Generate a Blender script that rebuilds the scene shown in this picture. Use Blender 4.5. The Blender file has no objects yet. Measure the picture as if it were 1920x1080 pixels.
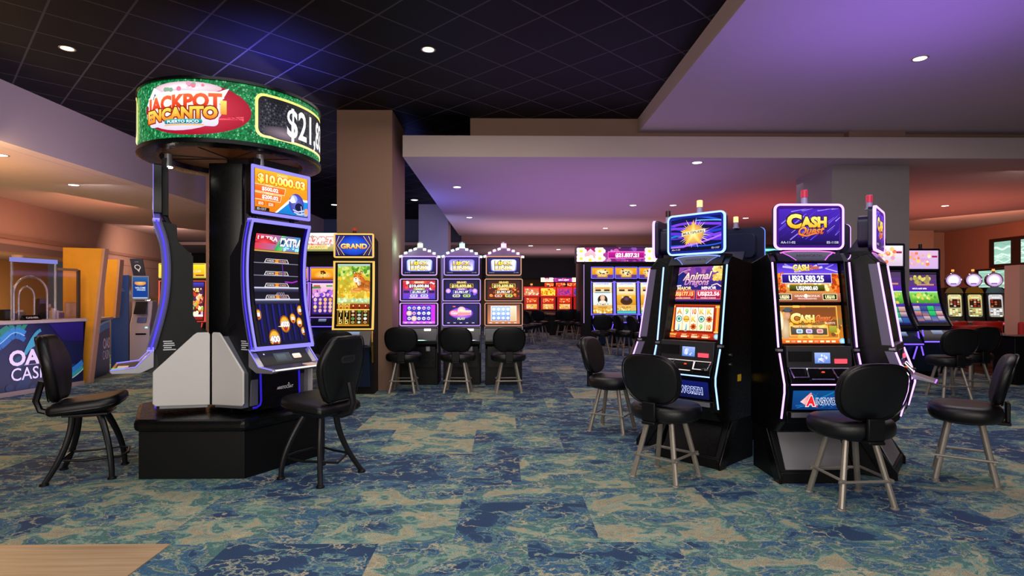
import bpy, bmesh, math, random
from mathutils import Vector, Matrix
from math import radians, sin, cos, pi, sqrt, atan2
random.seed(7)
S = bpy.context.scene
COL = S.collection
# ------------------------------------------------------------------ camera
FPX, CX, HY, CAMH, YAW = 1080.0, 960.0, 558.0, 1.49, radians(0.8)
cam_d = bpy.data.cameras.new('camera'); cam = bpy.data.objects.new('camera', cam_d); COL.objects.link(cam)
cam_d.sensor_width = 36.0; cam_d.lens = 36.0 * FPX / 1920.0
cam_d.shift_y = (HY - 540.0) / 1920.0
cam_d.clip_start = 0.05; cam_d.clip_end = 200
cam.location = (0, 0, CAMH); cam.rotation_euler = (radians(90), 0, -YAW)
S.camera = cam
S.view_settings.view_transform = 'Standard'; S.view_settings.look = 'None'
S.view_settings.exposure = 0.0; S.view_settings.gamma = 1.0; S.view_settings.use_curve_mapping = False
# ------------------------------------------------------------------ world and large lights
def lin(c):
    if isinstance(c, str):
        c = c.lstrip('#'); c = [int(c[i:i + 2], 16) / 255 for i in (0, 2, 4)]
    return tuple((x / 12.92 if x <= .04045 else ((x + .055) / 1.055) ** 2.4) for x in c[:3])
W = bpy.data.worlds.new('world'); S.world = W; W.use_nodes = True
W.node_tree.nodes['Background'].inputs[0].default_value = (.40, .36, .38, 1)
W.node_tree.nodes['Background'].inputs[1].default_value = 0.10
def area(name, loc, size, power, color, target=None, sizey=None, spread=None):
    l = bpy.data.lights.new(name, 'AREA'); l.energy = power; l.color = color; l.size = size
    if sizey: l.shape = 'RECTANGLE'; l.size_y = sizey
    if spread: l.spread = radians(spread)
    o = bpy.data.objects.new(name, l); COL.objects.link(o); o.location = loc
    d = Vector(target if target else (loc[0], loc[1], -10)) - Vector(loc)
    o.rotation_euler = d.to_track_quat('-Z', 'Y').to_euler()
    return o
def spot(name, loc, power, color, angle=75, blend=.9, target=None, r=.06):
    l = bpy.data.lights.new(name, 'SPOT'); l.energy = power; l.color = color
    l.spot_size = radians(angle); l.spot_blend = blend; l.shadow_soft_size = r
    o = bpy.data.objects.new(name, l); COL.objects.link(o); o.location = loc
    if target:
        o.rotation_euler = (Vector(target) - Vector(loc)).to_track_quat('-Z', 'Y').to_euler()
    return o
def point(name, loc, power, color, r=.15):
    l = bpy.data.lights.new(name, 'POINT'); l.energy = power; l.color = color; l.shadow_soft_size = r
    o = bpy.data.objects.new(name, l); COL.objects.link(o); o.location = loc
    return o
WARM = (1, .80, .58)
# added soft fill from behind the camera, and ceiling wash over the gaming floor
area('front_fill', (-.4, -2.7, 2.2), 8.0, 190, (1, .91, .82), target=(0, 6, .8), sizey=3.0, spread=125)
area('wash_front', (-.6, 2.4, 4.3), 5.0, 118, (.97, .98, 1), sizey=3.0)
area('wash_middle', (-.6, 6.8, 4.3), 4.0, 80, (1, .90, .80), sizey=3.0)
area('wash_right', (5.4, 6.2, 4.15), 4.0, 70, (1, .95, .90), sizey=4.0)
area('wash_hall', (3.0, 14.0, 3.7), 9.0, 80, (1, .82, .9), sizey=6.0)
area('wash_far', (2.0, 24.5, 3.4), 9.0, 60, (.9, .8, .9), sizey=4.0)
area('wash_left', (-9.0, 9.5, 3.55), 2.2, 60, (1, .66, .34), sizey=8.0)
# added unseen lamps: up-light imitating the strips' glow, fills for walls and seats
area('violet_uplight', (3.9, 5.2, 2.6), 2.4, 54, (.28, .15, 1), target=(4.0, 4.4, 9))
area('violet_uplight_hall', (1.6, 12.8, 2.2), 7.0, 88, (.58, .30, .95), target=(1.2, 12.8, 9), sizey=5.0)
area('red_uplight', (6.6, 15.0, 2.4), 4.5, 34, (1, .12, .12), target=(6.8, 15.0, 9), sizey=3.0)
area('red_uplight_right', (11.0, 14.5, 2.4), 4.0, 45, (1, .25, .18), target=(11.0, 14.5, 9), sizey=4.0)
area('blue_uplight_tiles', (-3.0, 7.4, 3.35), .9, 50, (.12, .12, 1), target=(-3.0, 7.4, 9), spread=95)  # added blue light for the dark tiles, no lamp on the sign
area('blue_uplight_hall', (-2.6, 13.5, 2.6), 2.0, 40, (.12, .18, 1), target=(-2.2, 14.0, 9))
area('blue_column_light', (-2.2, 16.5, 2.2), 1.5, 45, (.35, .42, 1), target=(-2.2, 18.6, 3.0))
area('violet_uplight_left', (-5.0, 8.5, 2.2), 2.0, 62, (.72, .60, 1), target=(-7.0, 8.8, 4.1), sizey=6.0)
area('orange_uplight_left', (-8.6, 7.0, 2.4), 1.6, 95, (1, .52, .14), target=(-8.6, 7.0, 9), sizey=5.0)
area('red_uplight_left', (-9.2, 13.0, 2.7), 2.0, 60, (1, .36, .22), target=(-11.2, 13.5, 3.2), sizey=6.0)
area('wing_fill', (-6.9, 7.6, 3.2), .8, 26, (1, .72, .36), target=(-7.5, 9.9, 1.7))  # added warm fill to brighten the orange wing, no fixture there
area('pink_wall_fill', (-10.2, 17.6, 3.0), 1.2, 60, (1, .62, .50), target=(-12.2, 19.8, 1.7), sizey=2.0)  # added fill to lift the wall behind the kiosk
area('kiosk_fill', (-7.9, 10.9, 3.55), .8, 26, (1, .92, .95), target=(-7.9, 12.3, .9))  # added fill for the dim kiosk corner
area('red_seat_fill', (10.0, 10.2, 3.7), 1.6, 40, (1, .80, .70), target=(10.0, 11.8, .8))  # added fill to brighten the red chairs
area('mauve_uplight_far', (2.0, 19.0, 2.5), 6.0, 75, (1, .58, .72), target=(2.0, 19.6, 9), sizey=3.0)
area('mauve_uplight_end', (2.5, 25.0, 2.2), 6.0, 45, (1, .60, .70), target=(2.5, 25.0, 9), sizey=3.0)
point('office_fill', (-10.9, 10.6, 2.0), 34, (1, .62, .25), .2)  # added fill inside the office, not a visible lamp
area('red_wash_right', (13.0, 15.5, 3.2), 3.0, 125, (1, .42, .26), target=(15.0, 17.0, 2.0))
# ------------------------------------------------------------------ pixel helpers (room axes)
RX, RY = Vector((cos(YAW), -sin(YAW), 0)), Vector((sin(YAW), cos(YAW), 0))
def at(px, py, z):            # point seen at (px,py) at camera depth z
    return RX * ((px - CX) * z / FPX) + RY * z + Vector((0, 0, CAMH - (py - HY) * z / FPX))
def fl(px, py):               # floor point under a pixel
    return at(px, py, FPX * CAMH / (py - HY))
def atY(px, y):               # x of a pixel column on the plane Y = y
    return (px - 945.0) * y / FPX
def zY(py, y):
    return CAMH - (py - HY) * y / FPX
# ------------------------------------------------------------------ materials
MATS = {}
def nodes(m):
    m.use_nodes = True; nt = m.node_tree; return nt, nt.nodes['Principled BSDF']
def mat(name, col, rough=.5, metal=0.0, spec=.5, noise=0.0, nscale=30, bump=0.0, coat=0.0, trans=0.0, alpha=1.0):
    if name in MATS: return MATS[name]
    m = bpy.data.materials.new(name); nt, b = nodes(m); c = lin(col)
    b.inputs['Base Color'].default_value = (*c, 1); b.inputs['Roughness'].default_value = rough
    b.inputs['Metallic'].default_value = metal; b.inputs['Specular IOR Level'].default_value = spec
    if coat: b.inputs['Coat Weight'].default_value = coat; b.inputs['Coat Roughness'].default_value = .08
    if trans: b.inputs['Transmission Weight'].default_value = trans
    if alpha < 1: b.inputs['Alpha'].default_value = alpha
    tc = nt.nodes.new('ShaderNodeTexCoord'); n = nt.nodes.new('ShaderNodeTexNoise')
    n.inputs['Scale'].default_value = nscale; n.inputs['Detail'].default_value = 4
    nt.links.new(tc.outputs['Object'], n.inputs['Vector'])
    if noise:
        mx = nt.nodes.new('ShaderNodeMix'); mx.data_type = 'RGBA'
        mx.inputs[6].default_value = (*[x * (1 - noise) for x in c], 1)
        mx.inputs[7].default_value = (*[min(1, x * (1 + noise)) for x in c], 1)
        nt.links.new(n.outputs['Fac'], mx.inputs[0]); nt.links.new(mx.outputs[2], b.inputs['Base Color'])
    if bump:
        bp = nt.nodes.new('ShaderNodeBump'); bp.inputs['Strength'].default_value = bump; bp.inputs['Distance'].default_value = .01
        nt.links.new(n.outputs['Fac'], bp.inputs['Height']); nt.links.new(bp.outputs['Normal'], b.inputs['Normal'])
    elif not noise:
        mr = nt.nodes.new('ShaderNodeMapRange')
        mr.inputs[3].default_value = max(0, rough - .04); mr.inputs[4].default_value = min(1, rough + .04)
        nt.links.new(n.outputs['Fac'], mr.inputs[0]); nt.links.new(mr.outputs[0], b.inputs['Roughness'])
    MATS[name] = m; return m
def glow(name, col, strength=1.0):
    if name in MATS: return MATS[name]
    m = bpy.data.materials.new(name); nt, b = nodes(m); c = lin(col)
    b.inputs['Base Color'].default_value = (0, 0, 0, 1); b.inputs['Roughness'].default_value = .3
    b.inputs['Emission Color'].default_value = (*c, 1); b.inputs['Emission Strength'].default_value = strength
    MATS[name] = m; return m
def screen_mat():
    m = bpy.data.materials.new('lit_screen'); nt, b = nodes(m)
    a = nt.nodes.new('ShaderNodeAttribute'); a.attribute_name = 'Col'
    b.inputs['Base Color'].default_value = (.004, .004, .004, 1); b.inputs['Roughness'].default_value = .3; b.inputs['Specular IOR Level'].default_value = .12
    nt.links.new(a.outputs['Color'], b.inputs['Emission Color']); b.inputs['Emission Strength'].default_value = 1.25
    return m
def print_mat():
    m = bpy.data.materials.new('printed_panel'); nt, b = nodes(m)
    a = nt.nodes.new('ShaderNodeAttribute'); a.attribute_name = 'Col'
    b.inputs['Roughness'].default_value = .35
    nt.links.new(a.outputs['Color'], b.inputs['Base Color'])
    return m
SCREEN, PRINT = screen_mat(), print_mat()
BLACK = mat('black_gloss', '#070709', .28, spec=.3)
BLACKM = mat('black_satin', '#09090b', .48, spec=.25)
DARK = mat('dark_grey', '#242327', .45)
GREY = mat('grey_plastic', '#55545a', .4)
SILVER = mat('silver_plastic', '#9a98a0', .3, metal=.6)
CHROME = mat('chrome', '#c9c9cf', .12, metal=1.0)
LEATHER = mat('black_leather', '#0d0c0e', .38, spec=.4, bump=.12, nscale=160)
STEEL = mat('brushed_steel', '#948c82', .38, metal=.45, noise=.15, nscale=40)
BLKSTEEL = mat('black_steel', '#17171a', .34, metal=.3)
WHITEP = mat('white_panel', '#c9c5c2', .35)
PLASTER = mat('beige_plaster', '#8c6c5a', .8, noise=.05, nscale=3)
PLASTERG = mat('grey_plaster', '#928789', .8, noise=.05, nscale=3)
SOFFIT = mat('white_ceiling_paint', '#bdaaa6', .75, noise=.03, nscale=2)
WALLP = mat('pink_beige_wall', '#a88878', .8, noise=.06, nscale=3)
TERRA = mat('terracotta_wall', '#a06a55', .8, noise=.06, nscale=3)
NAVYW = mat('navy_wall', '#0a0f1c', .6)
WOODO = mat('orange_wood', '#cf9024', .4, noise=.12, nscale=6)
WOODE = mat('pale_wood_edge', '#b5876a', .45, noise=.1, nscale=12)
STONE = mat('counter_stone', '#a8968c', .3, noise=.15, nscale=25)
def acrylic(name, clear, tint=(1, 1, 1, 1)):
    m = bpy.data.materials.new(name); m.use_nodes = True; nt = m.node_tree; nt.nodes.clear(); N = nt.nodes.new
    o = N('ShaderNodeOutputMaterial'); mx = N('ShaderNodeMixShader'); t = N('ShaderNodeBsdfTransparent'); g = N('ShaderNodeBsdfGlossy'); fr = N('ShaderNodeFresnel'); ad = N('ShaderNodeMath'); ad.operation = 'ADD'; ad.inputs[1].default_value = 1 - clear
    fr.inputs[0].default_value = 1.3; g.inputs['Roughness'].default_value = .05; t.inputs[0].default_value = tint
    nt.links.new(fr.outputs[0], ad.inputs[0]); nt.links.new(ad.outputs[0], mx.inputs[0]); nt.links.new(t.outputs[0], mx.inputs[1]); nt.links.new(g.outputs[0], mx.inputs[2]); nt.links.new(mx.outputs[0], o.inputs[0])
    return m
GLASS = acrylic('clear_acrylic', .96); GLASSE = acrylic('acrylic_rod', .72, (.9, .92, 1, 1))
GOLD = mat('gold_trim', '#c9a24e', .25, metal=.9)
NAVYP = mat('navy_panel', '#10213f', .35)
REDL = mat('red_upholstery', '#b01610', .5)
BROWNF = mat('brown_floor', '#4c2a1c', .4, noise=.2, nscale=8)
# ------------------------------------------------------------------ object helpers
def thing(name, label, cat, loc=(0, 0, 0), rotz=0, group=None):
    o = bpy.data.objects.new(name, None); COL.objects.link(o); o.empty_display_size = .1
    o.location = loc; o.rotation_euler = (0, 0, rotz); o['label'] = label; o['category'] = cat
    if group: o['group'] = group
    return o
def tag(o, label, cat, group=None):
    o['label'] = label; o['category'] = cat
    if group: o['group'] = group
    return o
def dup(root, loc, rotz, label, group=None):
    r = root.copy(); COL.objects.link(r); r.location = loc; r.rotation_euler = (0, 0, rotz); r['label'] = label
    if group: r['group'] = group
    for ch in list(root.children):
        c = ch.copy(); COL.objects.link(c); c.parent = r
        for g in list(ch.children):
            d = g.copy(); COL.objects.link(d); d.parent = c
    return r
class MB:
    def __init__(s): s.v, s.f, s.m = [], [], []
    def add(s, vs, fs, m=0):
        n = len(s.v); s.v += [tuple(p) for p in vs]; s.f += [tuple(i + n for i in f) for f in fs]; s.m += [m] * len(fs); return s
    def box(s, x0, x1, y0, y1, z0, z1, m=0):
        v = [(x, y, z) for z in (z0, z1) for y in (y0, y1) for x in (x0, x1)]
        return s.add(v, [(0, 2, 3, 1), (4, 5, 7, 6), (0, 1, 5, 4), (2, 6, 7, 3), (0, 4, 6, 2), (1, 3, 7, 5)], m)
    def prism(s, pts, axis, a, b, m=0):
        def P(p, t):
            return {'x': (t, p[0], p[1]), 'y': (p[0], t, p[1]), 'z': (p[0], p[1], t)}[axis]
        n = len(pts); v = [P(p, a) for p in pts] + [P(p, b) for p in pts]
        return s.add(v, [tuple(range(n))[::-1], tuple(range(n, 2 * n))] + [(i, (i + 1) % n, n + (i + 1) % n, n + i) for i in range(n)], m)
    def cyl(s, p0, p1, r0, r1=None, n=12, m=0, rot=0):
        r1 = r0 if r1 is None else r1; p0, p1 = Vector(p0), Vector(p1); d = (p1 - p0).normalized()
        a = d.orthogonal().normalized() if abs(d.z) < .999 else Vector((1, 0, 0)); b = d.cross(a)
        v = [p + a * (r * cos(2 * pi * i / n + rot)) + b * (r * sin(2 * pi * i / n + rot)) for p, r in ((p0, r0), (p1, r1)) for i in range(n)]
        return s.add(v, [tuple(range(n))[::-1], tuple(range(n, 2 * n))] + [(i, (i + 1) % n, n + (i + 1) % n, n + i) for i in range(n)], m)
    def tube(s, pts, r, n=8, closed=False, m=0):
        pts = [Vector(p) for p in pts]; k = len(pts); rs = r if isinstance(r, (list, tuple)) else [r] * k; v = []; up = None
        for i, p in enumerate(pts):
            q0 = pts[i - 1] if (i or closed) else p; q1 = pts[(i + 1) % k] if (i < k - 1 or closed) else p
            d = (q1 - q0).normalized()
            if up is None: up = d.orthogonal().normalized()
            up = (up - d * up.dot(d)).normalized(); b = d.cross(up)
            v += [p + up * (rs[i] * cos(2 * pi * j / n)) + b * (rs[i] * sin(2 * pi * j / n)) for j in range(n)]
        f = []
        for i in range(k if closed else k - 1):
            a, c = i * n, ((i + 1) % k) * n
            f += [(a + j, a + (j + 1) % n, c + (j + 1) % n, c + j) for j in range(n)]
        if not closed: f += [tuple(range(n))[::-1], tuple(range((k - 1) * n, k * n))]
        return s.add(v, f, m)
    def lathe(s, prof, c=(0, 0, 0), n=24, m=0):
        v, f = [], []; k = len(prof)
        for r, z in prof:
            v += [(c[0] + r * cos(2 * pi * j / n), c[1] + r * sin(2 * pi * j / n), c[2] + z) for j in range(n)]
        for i in range(k - 1):
            f += [(i * n + j, i * n + (j + 1) % n, (i + 1) * n + (j + 1) % n, (i + 1) * n + j) for j in range(n)]
        if prof[0] == prof[-1]: return s.add(v, f, m)
        if prof[0][0] > 1e-6: f.append(tuple(range(n))[::-1])
        if prof[-1][0] > 1e-6: f.append(tuple(range((k - 1) * n, k * n)))
        return s.add(v, f, m)
    def ring(s, outer, inner, P, d0, d1, m=0):   # two 2-D loops of equal length -> ring between depths
        n = len(outer); v = [P(p, d) for d in (d0, d1) for L in (outer, inner) for p in L]; f = []
        for i in range(n):
            j = (i + 1) % n
            f += [(i, j, n + j, n + i), (2 * n + i, 3 * n + i, 3 * n + j, 2 * n + j), (i, 2 * n + i, 2 * n + j, j), (n + i, n + j, 3 * n + j, 3 * n + i)]
        return s.add(v, f, m)
    def cushion(s, outline, P, th, er, steps=4, m=0, dome=0.0):
        # outline: 2-D loop about the origin; P(x,y,t) places it; rounded edge radius er, thickness th
        L = []
        for i in range(steps + 1):
            a = pi / 2 * i / steps; L.append((er * (1 - sin(a)), -th / 2 + er * (1 - cos(a))))
        L += [(ins, -t) for ins, t in L[::-1]]
        mx = max(abs(p[0]) for p in outline); n = len(outline); v, f = [], []
        for ins, t in L:
            k = 1 - ins / mx
            v += [P(p[0] * k, p[1] * k, t) for p in outline]
        for i in range(len(L) - 1):
            f += [(i * n + j, i * n + (j + 1) % n, (i + 1) * n + (j + 1) % n, (i + 1) * n + j) for j in range(n)]
        for base, t, flip in ((0, -th / 2, 1), ((len(L) - 1) * n, th / 2, 0)):
            k = (1 - er / mx) * .5; o = len(v); sgn = -1 if flip else 1
            v += [P(p[0] * k, p[1] * k, t + sgn * dome * .8) for p in outline]; v.append(P(0, 0, t + sgn * dome))
            for j in range(n):
                q = (base + j, base + (j + 1) % n, o + (j + 1) % n, o + j); r = (o + j, o + (j + 1) % n, o + n)
                f += [q[::-1], r[::-1]] if flip else [q, r]
        return s.add(v, f, m)
    def build(s, name, mats, parent=None, smooth=35, bevel=0, loc=None, seg=2):
        me = bpy.data.meshes.new(name); me.from_pydata(s.v, [], s.f)
        mats = mats if isinstance(mats, (list, tuple)) else [mats]
        for m in mats: me.materials.append(m)
        me.polygons.foreach_set('material_index', s.m)
        bm = bmesh.new(); bm.from_mesh(me); bmesh.ops.recalc_face_normals(bm, faces=bm.faces[:]); bm.to_mesh(me); bm.free()
        if smooth:
            me.polygons.foreach_set('use_smooth', [True] * len(me.polygons)); me.set_sharp_from_angle(angle=radians(smooth))
        me.update()
        o = bpy.data.objects.new(name, me); COL.objects.link(o)
        if parent: o.parent = parent
        if loc: o.location = loc
        if bevel:
            b = o.modifiers.new('bevel', 'BEVEL'); b.width = bevel; b.segments = seg; b.limit_method = 'ANGLE'; b.angle_limit = radians(40)
        return o
def rrect(w, h, r, n=5, cx=0, cy=0):
    p = []
    for sx, sy, a0 in ((1, 1, 0), (-1, 1, 90), (-1, -1, 180), (1, -1, 270)):
        for i in range(n + 1):
            a = radians(a0 + 90 * i / n); p.append((cx + sx * (w / 2 - r) + r * cos(a), cy + sy * (h / 2 - r) + r * sin(a)))
    return p
def superell(w, h, e=3.0, n=36):
    p = []
    for i in range(n):
        a = 2 * pi * i / n; c, s_ = cos(a), sin(a)
        p.append((w / 2 * math.copysign(abs(c) ** (2 / e), c), h / 2 * math.copysign(abs(s_) ** (2 / e), s_)))
    return p
def struct(o):
    o['kind'] = 'structure'; return o
# ------------------------------------------------------------------ lit pictures: flat coloured shapes mapped on a screen surface
_GL = {}
def glyphs(txt, bold=0.0):
    k = (txt, round(bold, 4))
    if k in _GL: return _GL[k]
    c = bpy.data.curves.new('lettering', 'FONT'); c.body = txt; c.size = 1.0; c.resolution_u = 3; c.offset = bold
    o = bpy.data.objects.new('lettering', c); COL.objects.link(o)
    dg = bpy.context.evaluated_depsgraph_get(); dg.update(); ev = o.evaluated_get(dg); me = ev.to_mesh(); me.calc_loop_triangles()
    vs = [(v.co.x, v.co.y) for v in me.vertices]; ts = [tuple(t.vertices) for t in me.loop_triangles]
    ev.to_mesh_clear(); bpy.data.objects.remove(o); bpy.data.curves.remove(c)
    if not vs: vs = [(0, 0)]
    x0 = min(p[0] for p in vs); x1 = max(p[0] for p in vs)
    CAP = .729
    vs = [((p[0] - x0) / CAP, p[1] / CAP) for p in vs]
    _GL[k] = (vs, ts, (x1 - x0) / CAP); return _GL[k]
class Pic:
    def __init__(s, aspect=1.0): s.p = []; s.a = aspect; s.n = 0; s.clip = None
    def poly(s, pts, c, cols=None, keep=False):
        cols = [lin(k) for k in cols] if cols else [lin(c)] * len(pts)
        s.p.append((list(pts), cols, s.n))
        if not keep: s.n += 1
        return s
    def rect(s, x0, y0, x1, y1, c, c2=None, c3=None):   # c bottom, c2 top
        if c3: return s.poly([(x0, y0), (x1, y0), (x1, y1), (x0, y1)], c, [c, c3, c3, c])
        c2 = c2 or c
        return s.poly([(x0, y0), (x1, y0), (x1, y1), (x0, y1)], c, [c, c, c2, c2])
    def ell(s, x, y, rx, ry=None, c='#ffffff', c2=None, n=18, a0=0, a1=360):
        ry = rx * s.a if ry is None else ry; c2 = c2 or c
        P = [(x + rx * cos(radians(a0 + (a1 - a0) * i / n)), y + ry * sin(radians(a0 + (a1 - a0) * i / n))) for i in range(n + 1)]
        for i in range(n): s.poly([(x, y), P[i], P[i + 1]], c, [c2, c, c], keep=True)
        s.n += 1; return s
    def rrect(s, x0, y0, x1, y1, r, c, c2=None):
        P = rrect((x1 - x0) * s.a, y1 - y0, r, 4, (x0 + x1) / 2 * s.a, (y0 + y1) / 2); P = [(p[0] / s.a, p[1]) for p in P]
        c2 = c2 or c; k = len(P); m = ((x0 + x1) / 2, (y0 + y1) / 2)
        f = lambda p: tuple(a + (b - a) * (p[1] - y0) / (y1 - y0) for a, b in zip(lin(c), lin(c2)))
        for i in range(k): s.p.append(([m, P[i], P[(i + 1) % k]], [f(m), f(P[i]), f(P[(i + 1) % k])], s.n))
        s.n += 1; return s
    def frame(s, x0, y0, x1, y1, t, c):
        tx = t / s.a
        for q in ((x0, y0, x1, y0 + t), (x0, y1 - t, x1, y1), (x0, y0, x0 + tx, y1), (x1 - tx, y0, x1, y1)):
            s.poly([(q[0], q[1]), (q[2], q[1]), (q[2], q[3]), (q[0], q[3])], c, keep=True)
        s.n += 1; return s
    def line(s, pts, w, c, taper=False):
        for i in range(len(pts) - 1):
            (x0, y0), (x1, y1) = pts[i], pts[i + 1]; dx, dy = (x1 - x0) * s.a, y1 - y0; L = math.hypot(dx, dy) or 1
            k0 = k1 = w / 2
            if taper: k0 *= 1 - i / (len(pts) - 1); k1 *= 1 - (i + 1) / (len(pts) - 1)
            nx, ny = -dy / L, dx / L
            s.poly([(x0 + nx * k0 / s.a, y0 + ny * k0), (x0 - nx * k0 / s.a, y0 - ny * k0), (x1 - nx * k1 / s.a, y1 - ny * k1), (x1 + nx * k1 / s.a, y1 + ny * k1)], c, keep=True)
        s.n += 1; return s
    def star(s, x, y, r, c, k=5, inner=.42, c2=None, rot=90):
        P = [(x + (r if i % 2 == 0 else r * inner) / s.a * cos(radians(rot + 180 * i / k)), y + (r if i % 2 == 0 else r * inner) * sin(radians(rot + 180 * i / k))) for i in range(2 * k)]
        for i in range(2 * k): s.poly([(x, y), P[i], P[(i + 1) % (2 * k)]], c, [c2 or c, c, c], keep=True)
        s.n += 1; return s
    def text(s, t, x, y, h, c, c2=None, w=None, bold=.02, out=None, ow=.05, shear=0, rise=0, align=.5):
        for pas in ((out, bold + ow), (c, bold)):
            col = pas[0]
            if not col: continue
            vs, ts, wd = glyphs(t, pas[1]); _, _, wd0 = glyphs(t, bold)
            kx = (w / wd0) if w else h / s.a
            lo, hi = lin(col), lin(c2 if (c2 and col == c) else col)
            V = []
            for a, b in vs:
                X = (a - (wd - wd0) / 2 - wd0 * align) * kx + shear * (b - .5) * h / s.a
                Y = (b - .5) * h + rise * X
                g = min(1, max(0, b)); V.append(((x + X, y + Y), tuple(p + (q - p) * g for p, q in zip(lo, hi))))
            for tr in ts: s.p.append(([V[i][0] for i in tr], [V[i][1] for i in tr], s.n))
            s.n += 1
        return s
    def grid(s, nx, ny, fn, x0=0, y0=0, x1=1, y1=1):
        for j in range(ny):
            for i in range(nx):
                a, b, c, d = x0 + (x1 - x0) * i / nx, x0 + (x1 - x0) * (i + 1) / nx, y0 + (y1 - y0) * j / ny, y0 + (y1 - y0) * (j + 1) / ny
                q = [(a, c), (b, c), (b, d), (a, d)]
                s.p.append((q, [lin(tuple(min(1, max(0, k)) for k in fn(*p))) for p in q], s.n))
        s.n += 1; return s
    def build(s, name, parent, fn, mat_=None, step=.0002, du=None, dv=None, clip=True):
        """fn(u,v) -> (point, normal)."""
        V, F, C = [], [], []
        step = min(step, max(.00006, .012 / max(1.0, s.n)))
        work = []
        for pts, cols, lay in s.p:
            if len(pts) == 4 and not (du or dv): work.append((pts, cols, lay))
            else:
                for i in range(1, len(pts) - 1): work.append(([pts[0], pts[i], pts[i + 1]], [cols[0], cols[i], cols[i + 1]], lay))
        if du or dv:
            du = du or 9; dv = dv or 9; st = work; work = []
            while st:
                p, c, l = st.pop()
                best, bi = 1.0, -1
                for i in range(3):
                    j = (i + 1) % 3; e = max(abs(p[i][0] - p[j][0]) / du, abs(p[i][1] - p[j][1]) / dv)
                    if e > best: best, bi = e, i
                if bi < 0: work.append((p, c, l)); continue
                i, j, k = bi, (bi + 1) % 3, (bi + 2) % 3
                m = ((p[i][0] + p[j][0]) / 2, (p[i][1] + p[j][1]) / 2); mc = tuple((a + b) / 2 for a, b in zip(c[i], c[j]))
                st.append(([p[i], m, p[k]], [c[i], mc, c[k]], l)); st.append(([m, p[j], p[k]], [mc, c[j], c[k]], l))
        for pts, cols, lay in work:
            n = len(V)
            for (u, v), c in zip(pts, cols):
                if clip: u, v = min(1, max(0, u)), min(1, max(0, v))
                P, N = fn(u, v); V.append(tuple(P[i] + N[i] * step * lay for i in range(3))); C.append(c)
            F.append(tuple(range(n, len(V))))
        me = bpy.data.meshes.new(name); me.from_pydata(V, [], F); me.materials.append(mat_ or SCREEN)
        at_ = me.color_attributes.new('Col', 'FLOAT_COLOR', 'POINT')
        at_.data.foreach_set('color', [x for c in C for x in (*c, 1.0)])
        me.update(); o = bpy.data.objects.new(name, me); COL.objects.link(o)
        if parent: o.parent = parent
        return o
def flat(x0, x1, z0, z1, y0, y1=None):
    y1 = y0 if y1 is None else y1
    L = math.hypot(z1 - z0, y1 - y0); nrm = (0, -(z1 - z0) / L, (y1 - y0) / L)
    return lambda u, v: ((x0 + (x1 - x0) * u, y0 + (y1 - y0) * v, z0 + (z1 - z0) * v), nrm)
def interp(prof, t):          # prof: list of (y,z) from bottom to top, t 0..1 by z
    z = prof[0][1] + (prof[-1][1] - prof[0][1]) * t
    for (y0, z0), (y1, z1) in zip(prof, prof[1:]):
        if z <= z1 + 1e-9:
            k = (z - z0) / (z1 - z0); return y0 + (y1 - y0) * k, z
    return prof[-1]
def curved(x0, x1, prof, off=0.0):
    return lambda u, v: ((x0 + (x1 - x0) * u, interp(prof, v)[0] - off, interp(prof, v)[1]), (0, -1, 0))
def smooth_prof(pts, n=14):   # Catmull-Rom over (y,z) points
    out = []
    for i in range(len(pts) - 1):
        p0 = pts[max(0, i - 1)]; p1 = pts[i]; p2 = pts[i + 1]; p3 = pts[min(len(pts) - 1, i + 2)]
        for k in range(n // (len(pts) - 1) + 1):
            t = k / (n // (len(pts) - 1) + 1)
            out.append(tuple(.5 * (2 * b + (c - a) * t + (2 * a - 5 * b + 4 * c - d) * t * t + (3 * b - a - 3 * c + d) * t ** 3) for a, b, c, d in zip(p0, p1, p2, p3)))
    out.append(pts[-1]); return out
R = random.Random(3)
def rnd(a, b): return R.uniform(a, b)
def blot(p, n, cols, r0, r1, x0=0, y0=0, x1=1, y1=1):
    n0 = p.n
    for i in range(n):
        r = rnd(r0, r1); p.ell(rnd(x0, x1), rnd(y0, y1), r / p.a, r, R.choice(cols), n=7); p.n = n0 + .08 * (i + 1)
    p.n = n0 + .08 * n + 1
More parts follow.
